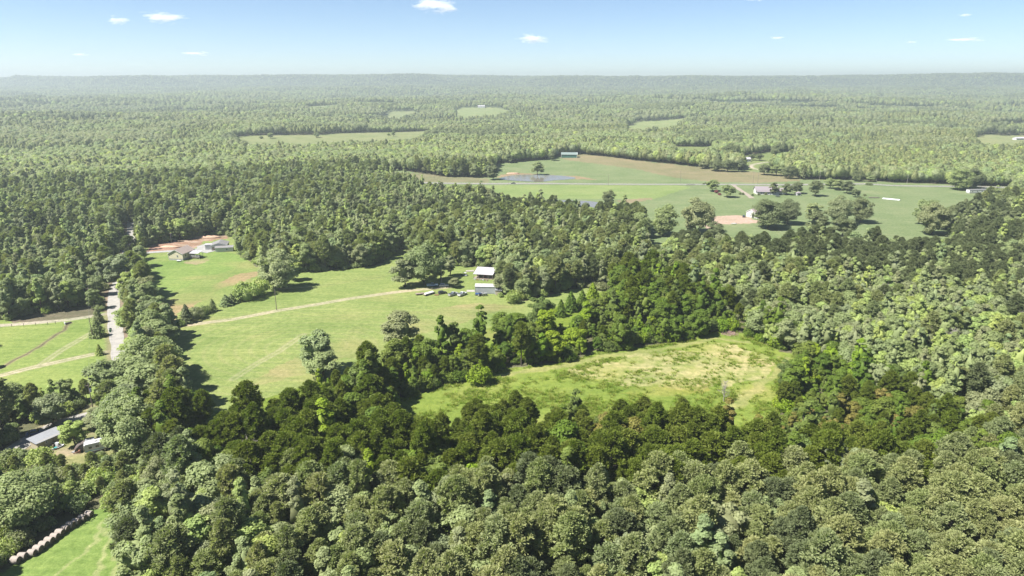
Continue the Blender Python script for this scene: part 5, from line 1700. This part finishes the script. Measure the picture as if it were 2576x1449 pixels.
# flat trailers
def flat_trailer(label, px, py, rz, L=5, W=2.0, load=None):
    t = thing('flat_trailer', label, 'trailer', tuple(at(px, py)), rz, 'trailers parked in the farmyard')
    MB().box(-L/2, L/2, -W/2, W/2, .5, .62).build('deck', 'weathered_wood', t)
    m = MB()
    m.box(-L/2-.06, L/2+.06, -W/2-.08, -W/2, .45, .7); m.box(-L/2-.06, L/2+.06, W/2, W/2+.08, .45, .7); m.bar((L/2, -.8, .5), (L/2+1.2, 0, .5), .1); m.bar((L/2, .8, .5), (L/2+1.2, 0, .5), .1)
    m.build('frame', 'paint_black', t)
    for s in (-1, 1): wheel(t, -.3, s*(W/2+.2), .32, .32)
    if load:
        m = MB(); m.box(-L/2+.3, L/2-.3, -W/2+.15, -.1, .63, 1.0); m.box(-L/2+.8, L/2-.1, .05, W/2-.15, .63, 1.15); m.build('load', load, t)
    return t
flat_trailer('empty flat trailer at the left end of the parked row', 1056, 741, math.radians(24), 4.2, 1.9)
flat_trailer('loaded long trailer second from the left in the parked row', 1079, 741, math.radians(48), 6.2, 2.0, 'white_siding')
t = thing('plank_stack', 'low red brown stack lying between the trailer and the jeep', 'plank stack', tuple(at(1098, 743)), .0)
for k in range(4): MB().box(-1.1+.1*k, 1.1, -.3+.05*k, .3, .06+.1*k, .15+.1*k).build('plank', 'rust', t)
# tractor
def tractor(label, px, py, rz, paint):
    t = thing('tractor', label, 'tractor', tuple(at(px, py)), rz, 'machines beside the white shed')
    m = MB(); m.prism([(-.2,.6),(1.5,.6),(1.5,1.15),(1.3,1.3),(-.2,1.35)], -.32, .32); m.build('hood', paint, t)
    MB().box(-1.0, -.2, -.45, .45, .55, .95).build('seat_platform', 'paint_black', t)
    MB().box(-.9, -.5, -.25, .25, .95, 1.5).build('seat', 'paint_black', t)
    for s in (-1, 1):
        wheel(t, -.75, s*.72, .68, .68, .34); wheel(t, 1.15, s*.6, .4, .4, .22)
        m = MB(); m.prism([(-1.3,1.15),(-.2,1.15),(-.3,1.45),(-1.2,1.45)], s*.72-.18, s*.72+.18); m.build('mudguard', paint, t)
    MB().tube((.9,.2,1.2),(.9,.2,2.0), .04, n=6).build('exhaust', 'paint_black', t)
    m = MB(); m.bar((-.2,0,1.3),(-.4,0,1.6),.05); m.tube((-.42,-.0,1.6),(-.45,0,1.63),.22,n=12); m.build('steering_wheel', 'paint_black', t)
    return t
tractor('blue tractor in front of the left corner of the white shed', 1203, 744, 2.6, 'paint_blue')
tractor('white and red tractor at the foot of the long white shed', 1218, 744, .4, 'paint_white')
clutter('junk_pile', 'brown implements between the two tractors', 1211, 742, 7, 9, (1.0, .8), ('rust','weathered_wood','paint_brown'))
# golf cart
t = thing('golf_cart', 'cream golf cart on the grass left of the shining roofed cabin', 'golf cart', tuple(at(1170, 694)), math.radians(-30))
m = MB(); m.prism([(-1.1,.3),(1.2,.3),(1.2,.75),(.8,.85),(.5,.4),(-.2,.4),(-.2,.8),(-1.1,.8)], -.58, .58); m.build('body', 'paint_white', t)
MB().box(-1.0, .8, -.6, .6, 1.78, 1.86).build('roof', 'paint_white', t)
for x in (-.95, .72):
    for y in (-.54, .54): MB().box(x-.03, x+.03, y-.03, y+.03, .7, 1.78).build('roof_post', 'paint_black', t)
MB().box(-.5, .0, -.5, .5, .8, 1.0).build('seat', 'paint_black', t)
for x in (-.75, .8):
    for s in (-.5, .5): wheel(t, x, s, .24, .24, .18)
t = thing('yard_platform', 'pale plank platform at the wood edge left of the cabin', 'platform', tuple(at(1182, 682)), .1)
for k in range(6): MB().box(-2.2+k*.75, -1.5+k*.75, -1.3, 1.3, .12, .2).build('plank', 'pale_pole', t)
m = MB(); m.box(-2.2, 2.2, -1.2, -1.0, 0, .12); m.box(-2.2, 2.2, 1.0, 1.2, 0, .12); m.build('joist', 'weathered_wood', t)
t = thing('concrete_slab', 'bare pale concrete slab in the grass left of the white shed', 'slab', tuple(at(1184, 732)), .05)
MB().box(-2.0, 2.0, -1.6, 1.6, -.1, .1).build('slab', 'pale_pole', t)
t = thing('grill', 'small black kettle grill on the yard grass', 'grill', tuple(at(1157, 699)))
MB().tube((0,0,.55),(0,0,.95), .28, .33, n=10).build('bowl', 'paint_black', t)
for k in range(3): MB().tube((.25*math.cos(k*2.1), .25*math.sin(k*2.1), 0), (.1*math.cos(k*2.1), .1*math.sin(k*2.1), .6), .025, n=5).build('leg', 'paint_black', t)
# right pasture items
t = thing('long_tunnel', 'low white plastic tunnel lying in the right pasture', 'plastic tunnel', tuple(at(2242, 502)), math.radians(-40))
m = MB(); n_ = 9; m.prism_x([(1.3*math.cos(math.pi*k/(n_-1)), 1.0*math.sin(math.pi*k/(n_-1))) for k in range(n_)], -7, 7); m.build('cover', 'paint_white', t)
for k in range(6):
    m = MB()
    for j in range(8):
        a0, a1 = math.pi*j/8, math.pi*(j+1)/8
        m.bar((-6.9+k*2.76, 1.36*math.cos(a0), 1.06*math.sin(a0)), (-6.9+k*2.76, 1.36*math.cos(a1), 1.06*math.sin(a1)), .06)
    m.build('hoop', 'chrome', t)
t = flat_trailer('dark flat trailer left in the pasture above the touching pair of oaks', 2198, 498, math.radians(-3), 9, 2.2); t['group'] = 'machines in the right pasture'
t = thing('trash_pile_boat', 'small overturned pale boat on the grass below the clay pad', 'boat', tuple(at(1846, 564)), .1)
t.name = 'rowing_boat'; hull(MB(), 4.2, 1.5, .6).build('hull', 'white_siding', t); MB().box(-.3,.1,-.6,.6,.5,.58).build('bench', 'weathered_wood', t)
# verge items by the country road
t = thing('wheelie_bin', 'dark green wheeled bin on the verge of the gravel road', 'bin', tuple(at(278, 836)), .2)
m = MB(); m.prism([(-.3,.1),(.28,.1),(.36,1.05),(-.36,1.05)], -.32, .32); m.build('tub', 'bin_green', t); MB().box(-.4,.4,-.36,.36,1.05,1.13).build('lid', 'bin_green', t)
for s in (-.28,.28): wheel(t, -.3, s, .12, .12, .07, rim=False)
t = thing('wheelie_bin', 'black wheeled bin just above the dark green bin', 'bin', tuple(at(278.5, 832)), -.1)
m = MB(); m.prism([(-.3,.1),(.28,.1),(.36,1.05),(-.36,1.05)], -.32, .32); m.build('tub', 'paint_black', t); MB().box(-.4,.4,-.36,.36,1.05,1.13).build('lid', 'paint_black', t)
t = thing('culvert_pipe', 'dark drain pipe end where the ditch meets the lane', 'drain pipe', tuple(at(172, 814)), .8)
m = MB(); m.tube((-1.2,0,.2),(1.2,0,.3), .42, n=14); m.build('pipe', 'charred', t)
MB().box(-1.4,-1.1,-.9,.9,-.2,.9).build('headwall', 'grey_block', t)

# ------------------------------------------------------------------ utility poles and wires
def pole(px, py, h, label, trans=False, mat='pole_wood', arm=True, rz=0.0, group='utility poles along the roads'):
    q = at(px, py)
    t = thing('utility_pole', label, 'utility pole', tuple(q), rz, group)
    MB().tube((0,0,-.3), (0,0,h), .17, .11, n=8).build('pole', mat, t)
    if arm:
        MB().bar((-1.1,0,h-.5), (1.1,0,h-.5), .12).build('crossarm', mat, t)
        for x in (-1.0, 0, 1.0): MB().tube((x,0,h-.44 if x else h), (x,0,h-.2 if x else h+.22), .06, n=6).build('insulator', 'pale_pole', t)
    if trans: MB().tube((.38,0,h-2.6), (.38,0,h-1.5), .28, n=10).build('transformer', 'transformer_grey', t)
    return np.array([q[0], q[1], q[2] + h])
def wire(a, b, label, sag=1.0, r=.022, group='overhead wires'):
    m = MB(); n = 8
    P = [Vector(a)*(1-k/n) + Vector(b)*(k/n) - Vector((0,0,sag*4*(k/n)*(1-k/n))) for k in range(n+1)]
    for k in range(n): m.tube(P[k], P[k+1], r, n=4, caps=False)
    o = m.build('overhead_wire', 'wire_black'); tag(o, label, 'wire', group)
road_poles = [pole(231, 779, 10.5, 'grey wooden power pole where the lane meets the gravel road', rz=0),
              pole(234, 853, 9.5, 'power pole standing in the paddock beside the dark cedar'),
              pole(237, 1044, 10.5, 'power pole with a transformer at the bend of the pale road', True)]
wire(road_poles[0], road_poles[1], 'wire span above the paddock from the lane corner'); wire(road_poles[1], road_poles[2], 'wire span from the cedar pole to the transformer pole')
farm_poles = [pole(696, 780, 10, 'slim pole beside the farm track in the middle of the big field', arm=False), pole(1111, 711, 10.5, 'pale yard pole between the two cars in the shade', mat='pale_pole')]
wire(farm_poles[0], farm_poles[1], 'long wire from the track pole to the yard pole', 2.5)
hp = []
for px, py, h, lab in [(1092, 449, 10, 'pole at the left end of the brown pasture by the dark wood'), (1278, 466, 11, 'pole on the near verge below the upper pond'),
    (1530, 466, 11, 'pole on the near verge right of the upper pond'), (1711, 459, 12, 'tall pole on the far verge in the middle of the brown pasture'),
    (1894, 462, 12, 'tall pole at the far verge above the farmhouse drive'), (1906, 461, 11, 'second of the two close poles above the farmhouse drive'),
    (2061, 457, 11, 'pale pole before the dark wood right of the highway trees'), (2205, 456, 9, 'short pale pole by the small pale tree'),
    (2218, 454, 10, 'pale pole on the bank right of the short one'), (2281, 464, 10, 'leaning looking pale pole above the right pasture')]:
    hp.append(pole(px, py, h, lab, mat='pale_pole' if px > 2000 else 'pole_wood', rz=math.radians(90)))
for a, b, lab in ((1, 2, 'wire span over the near verge below the upper pond'), (3, 4, 'wire span across the brown pasture verge'), (6, 7, 'wire span before the dark wood'), (8, 9, 'wire span along the right highway bank')):
    wire(hp[a], hp[b], lab, 1.2)
pole(1992, 491, 11, 'white pole with a lamp beside the farmhouse garden shed', mat='pale_pole', arm=False, group='yard poles')

# board fence by the farmhouse entrance
q0 = at(1727, 466.5); q1 = at(1748, 466.5)
t = thing('board_fence', 'short dark board fence on the near verge of the highway', 'fence', tuple(q0), math.atan2(q1[1]-q0[1], q1[0]-q0[0]))
Lf = float(np.hypot(*(q1-q0)[:2]))
for k in range(5): MB().box(k*Lf/4-.08, k*Lf/4+.08, -.08, .08, -.2, 1.4).build('post', 'weathered_wood', t)
for z in (.45, .85, 1.25): MB().box(0, Lf, -.13, -.085, z-.07, z+.07).build('rail', 'weathered_wood', t)
# paddock wire fence along the lane
fp = [at(*p) for p in [(0,824),(60,820),(120,817),(160,813)]]
t = thing('paddock_fence', 'post and wire fence between the lane and the left paddock', 'fence', tuple(fp[0]))
o0 = fp[0]
P_ = []
for i in range(3):
    a, b = fp[i], fp[i+1]; n_ = max(2, int(np.hypot(*(b-a)[:2])/4.0))
    for k in range(n_): P_.append(a + (b-a)*k/n_)
for p in P_:
    d_ = p - o0; MB().box(d_[0]-.07, d_[0]+.07, d_[1]-.07, d_[1]+.07, d_[2]-.2, d_[2]+1.3).build('post', 'weathered_wood', t)
m = MB()
for z in (.5, .85, 1.2):
    for i in range(len(P_)-1): m.bar(P_[i]-o0+np.array([0,-.08,z]), P_[i+1]-o0+np.array([0,-.08,z]), .025)
m.build('fence_wire', 'pale_pole', t)

# clipped shrubs along the farmhouse drive, crape myrtle
for k, (px, py, s, lab) in enumerate([(1861,489,.55,'first clipped shrub on the left of the farmhouse drive end'), (1869,490,.5,'second clipped shrub on the left of the farmhouse drive end'),
    (1893,492,.5,'clipped shrub just right of the farmhouse drive end'), (1909,491,.55,'clipped shrub below the farmhouse porch left end'), (1926,490,.55,'clipped shrub below the farmhouse porch right end'),
    (1770,464,.45,'left one of two dark roadside bushes at the board fence'), (1776,463,.6,'right one of two dark roadside bushes at the board fence'), (1785,465,.6,'pale roadside bush right of the two dark ones'),
    (2175,493,.6,'small hedge bush at the left of the dark pasture trailer')]):
    q = at(px, py)
    tree_thing('bush', 'bush', lab, 'shrub%d' % (k % 3), 'dark_pine_needle' if k != 7 else 'oak_dull_leaf', tuple(q), s, k, 'bushes in the fields and yards')
q = at(1802, 486); tree_thing('crape_myrtle', 'flowering bush', 'magenta flowering bush between the two farmhouse lawn trees', 'shrub1', 'crape_myrtle_leaf', tuple(q), .75, 1.0)
q = at(1810, 491); tree_thing('crape_myrtle', 'flowering bush', 'smaller reddish flowering bush beside the magenta one', 'shrub0', 'crape_myrtle_leaf', tuple(q), .6, 2.0)

# brush pile and earth heaps
q = at(1833, 838)
r_ = random.Random(8); m = MB()
for k in range(140):
    a = r_.uniform(0, 6.28); d_ = r_.uniform(0, 3.2); x, y = d_*math.cos(a), d_*math.sin(a); z = max(.1, 1.1-d_*.3)
    b_ = r_.uniform(0, 3.14); l = r_.uniform(.6, 1.6)
    m.bar((x-l*math.cos(b_), y-l*math.sin(b_), z*r_.uniform(0,1)), (x+l*math.cos(b_), y+l*math.sin(b_), z*r_.uniform(.3,1)), .07)
o = m.build('brush_pile', 'brush_stick', None, tuple(q)); tag(o, 'heap of reddish cut branches at the top of the lot meadow', 'brush pile', kind='stuff')
for px, py, w_, l_, h_, lab in [(520, 597, 9, 3, 1.5, 'long heap of red clay at the wood edge behind the garage'), (430, 622, 7, 2.2, 1.0, 'low bank of pale clay behind the cream house'), (1290, 437, 8, 3, 1.4, 'clay bank heaped behind the upper pond')]:
    V0, F0 = ICO2
    V1 = V0 * np.array([w_, l_, h_]) * (1 + .15*np.random.default_rng(int(px)).normal(size=(len(V0),1)))
    o = link('clay_heap', mesh_np('clay_heap', V1, F0, ['clay_mound'], smooth_shade=True), None, tuple(at(px, py))); tag(o, lab, 'earth heap')

# ------------------------------------------------------------------ round hay bales, one behind the other in a line
bales = [(51,1412),(68,1399),(91,1390.5),(106,1381),(119.5,1369),(133,1358),(148,1347),(163,1337),(177,1326),(190,1316.5),(204,1307),(216,1298),(230,1290.5)]
bales = [(41+0.0,1412),(58,1402),(82,1393),(97,1383.5),(111,1373),(125,1362.5),(139,1352),(152,1342),(165,1332),(179,1323),(193,1314.5),(208,1305),(225,1295)]
def bale_meshes():
    R_, L_ = .80, 1.55; n = 28
    m = MB(); rr = random.Random(5)
    rings = []
    for j in range(9):
        x = -L_/2 + L_*j/8
        rad = R_*(.955 if j in (0, 8) else 1.0)
        ring = []
        for k in range(n):
            a = 2*math.pi*k/n; r0 = rad*(1+rr.uniform(-.012,.012)); y, z = r0*math.cos(a), r0*math.sin(a)
            if z < -R_*.9: z = -R_*.9
            ring.append((x, y, z+R_*.9))
        rings.append(ring)
    vs = [v for r in rings for v in r]; fs = [(j*n+k, j*n+(k+1)%n, (j+1)*n+(k+1)%n, (j+1)*n+k) for j in range(8) for k in range(n)]
    m.raw(vs, fs)
    body = m.mesh('body', 'hay_straw')
    f = MB()
    for s in (-1, 1):
        prev = None
        for i in range(5):
            rad = R_*(.95 - .2*i); x = s*(L_/2 + (.03 if i % 2 else .0) + (.005))
            ring = [(x, rad*math.cos(2*math.pi*k/n), max(-R_*.9+.01, rad*math.sin(2*math.pi*k/n))+R_*.9) for k in range(n)]
            if prev: f.raw(prev+ring, [(k, (k+1)%n, n+(k+1)%n, n+k) for k in range(n)])
            prev = ring
        f.raw(prev, [tuple(range(n))])
    face = f.mesh('face', 'hay_face')
    w = MB()
    for x in (-.45, 0, .45):
        r1 = R_*1.014
        for k in range(n):
            a0, a1 = 2*math.pi*k/n, 2*math.pi*(k+1)/n
            if math.sin(a0) < -.8 or math.sin(a1) < -.8: continue
            p = [(x+dx_, r1*math.cos(a), r1*math.sin(a)+R_*.9) for a in (a0, a1) for dx_ in (-.035, .035)]
            w.raw(p, [(0,1,3,2)])
    return body, face, w.mesh('net_band', 'net_wrap')
bb, bf, bw = bale_meshes()
A_, B_ = at(*bales[0]), at(*bales[-1])
row_dir = math.atan2(B_[1]-A_[1], B_[0]-A_[0])
ORD = ['lowest bale of the hay bale row at the meadow corner', 'second hay bale from the lower end of the row', 'third hay bale from the lower end of the row', 'fourth hay bale from the lower end of the row',
       'fifth hay bale from the lower end of the row', 'sixth hay bale from the lower end of the row', 'middle hay bale of the row along the thicket', 'sixth hay bale from the upper end of the row',
       'fifth hay bale from the upper end of the row', 'fourth hay bale from the upper end of the row', 'third hay bale from the upper end of the row', 'second hay bale from the upper end of the row', 'uppermost bale of the hay bale row below the bushes']
for k, (px, py) in enumerate(bales):
    q = at(px, py + 4)
    t = thing('hay_bale', ORD[k], 'hay bale', tuple(q), row_dir - math.radians(72) + random.uniform(-.07, .07), 'round hay bales lined up along the thicket')
    t.scale = (random.uniform(.95, 1.06),)*3
    link('body', bb, t); link('face', bf, t); link('net_band', bw, t)


# ------------------------------------------------------------------ clouds
def cloud_mat():
    m, nt, out = new_mat('cloud_vapour')
    pv = nt.nodes.new('ShaderNodeVolumePrincipled')
    pv.inputs['Color'].default_value = (.99, .99, 1, 1)
    tc = nt.nodes.new('ShaderNodeTexCoord')
    oi = nt.nodes.new('ShaderNodeObjectInfo')
    ln = nt.nodes.new('ShaderNodeVectorMath'); ln.operation = 'LENGTH'
    nt.links.new(tc.outputs['Object'], ln.inputs[0])
    nz_ = nt.nodes.new('ShaderNodeTexNoise'); nz_.noise_dimensions = '4D'
    nz_.inputs['Scale'].default_value = 1.7; nz_.inputs['Detail'].default_value = 5; nz_.inputs['Roughness'].default_value = .62
    nt.links.new(tc.outputs['Object'], nz_.inputs['Vector'])
    mu = nt.nodes.new('ShaderNodeMath'); mu.operation = 'MULTIPLY'; mu.inputs[1].default_value = 50
    nt.links.new(oi.outputs['Random'], mu.inputs[0]); nt.links.new(mu.outputs[0], nz_.inputs['W'])
    s1 = nt.nodes.new('ShaderNodeMath'); s1.operation = 'MULTIPLY_ADD'; s1.inputs[1].default_value = 2.6; s1.inputs[2].default_value = -0.72
    nt.links.new(nz_.outputs['Fac'], s1.inputs[0])
    s2 = nt.nodes.new('ShaderNodeMath'); s2.operation = 'SUBTRACT'
    nt.links.new(s1.outputs[0], s2.inputs[0]); nt.links.new(ln.outputs['Value'], s2.inputs[1])
    s3 = nt.nodes.new('ShaderNodeMath'); s3.operation = 'MULTIPLY'; s3.use_clamp = False
    s3.inputs[1].default_value = CLOUD_DENSITY
    s4 = nt.nodes.new('ShaderNodeMath'); s4.operation = 'MAXIMUM'; s4.inputs[1].default_value = 0
    nt.links.new(s2.outputs[0], s3.inputs[0]); nt.links.new(s3.outputs[0], s4.inputs[0])
    nt.links.new(s4.outputs[0], pv.inputs['Density'])
    nt.links.new(pv.outputs[0], out.inputs['Volume'])
CLOUD_DENSITY = 0.014
cloud_mat()
# px, py, width px, height px, distance
CLOUDS = [(298,51,62,26,12000,'small white cloud left of the wide cloud'), (411,44,112,34,12000,'widest bright white cloud in the upper left sky'),
          (1096,16,118,40,11000,'puffy white cloud cut by the top of the sky'), (1343,97,84,28,14000,'lone white cloud low over the middle of the ridge'),
          (1895,-6,60,18,11000,'sliver of white cloud at the top edge of the sky'), (1955,95,46,12,15000,'faint small cloud right of the middle of the sky'), (2290,106,34,9,16000,'small faint cloud puff left of the long streak'),
          (490,134,80,12,16000,'faint grey cloud streak low over the left ridge'), (200,137,44,8,17000,'tiny faint cloud low at the left'), (2428,38,40,9,14000,'tiny faint cloud high in the right sky'),
          (2430,100,110,10,16000,'long thin cloud streak over the ridge on the right')]
V, F = ICO2
for px, py, wpx, hpx, dist, lab in CLOUDS:
    dx = (px - 1288) / FPX; dy = (724.5 - py) / FPX
    d = np.array([dx, CP + dy * SP, -SP + dy * CP])
    loc = np.array([0, 0, CAM_H]) + d * dist
    me = mesh_np('cloud', V, F, ['cloud_vapour'])
    o = link('cloud', me, None, loc)
    wm = wpx / FPX * dist; hm = hpx / FPX * dist
    o.scale = (wm * .62, wm * .45, hm * .62)
    o.rotation_euler = (0, 0, -math.atan2(d[0], d[1]))
    tag(o, lab, 'cloud', 'fair weather clouds')

# ------------------------------------------------------------------ haze
def haze():
    m, nt, out = new_mat('haze_air')
    pv = nt.nodes.new('ShaderNodeVolumePrincipled')
    pv.inputs['Color'].default_value = (.53, .60, .655, 1)
    pv.inputs['Density'].default_value = HAZE_DENSITY
    pv.inputs['Anisotropy'].default_value = 0.25
    nt.links.new(pv.outputs[0], out.inputs['Volume'])
    b = MB().box(-9500, 9500, -9500, 9500, -60, 215)
    o = b.build('haze', 'haze_air')
    tag(o, 'pale summer haze over the whole valley', kind='stuff')
haze()
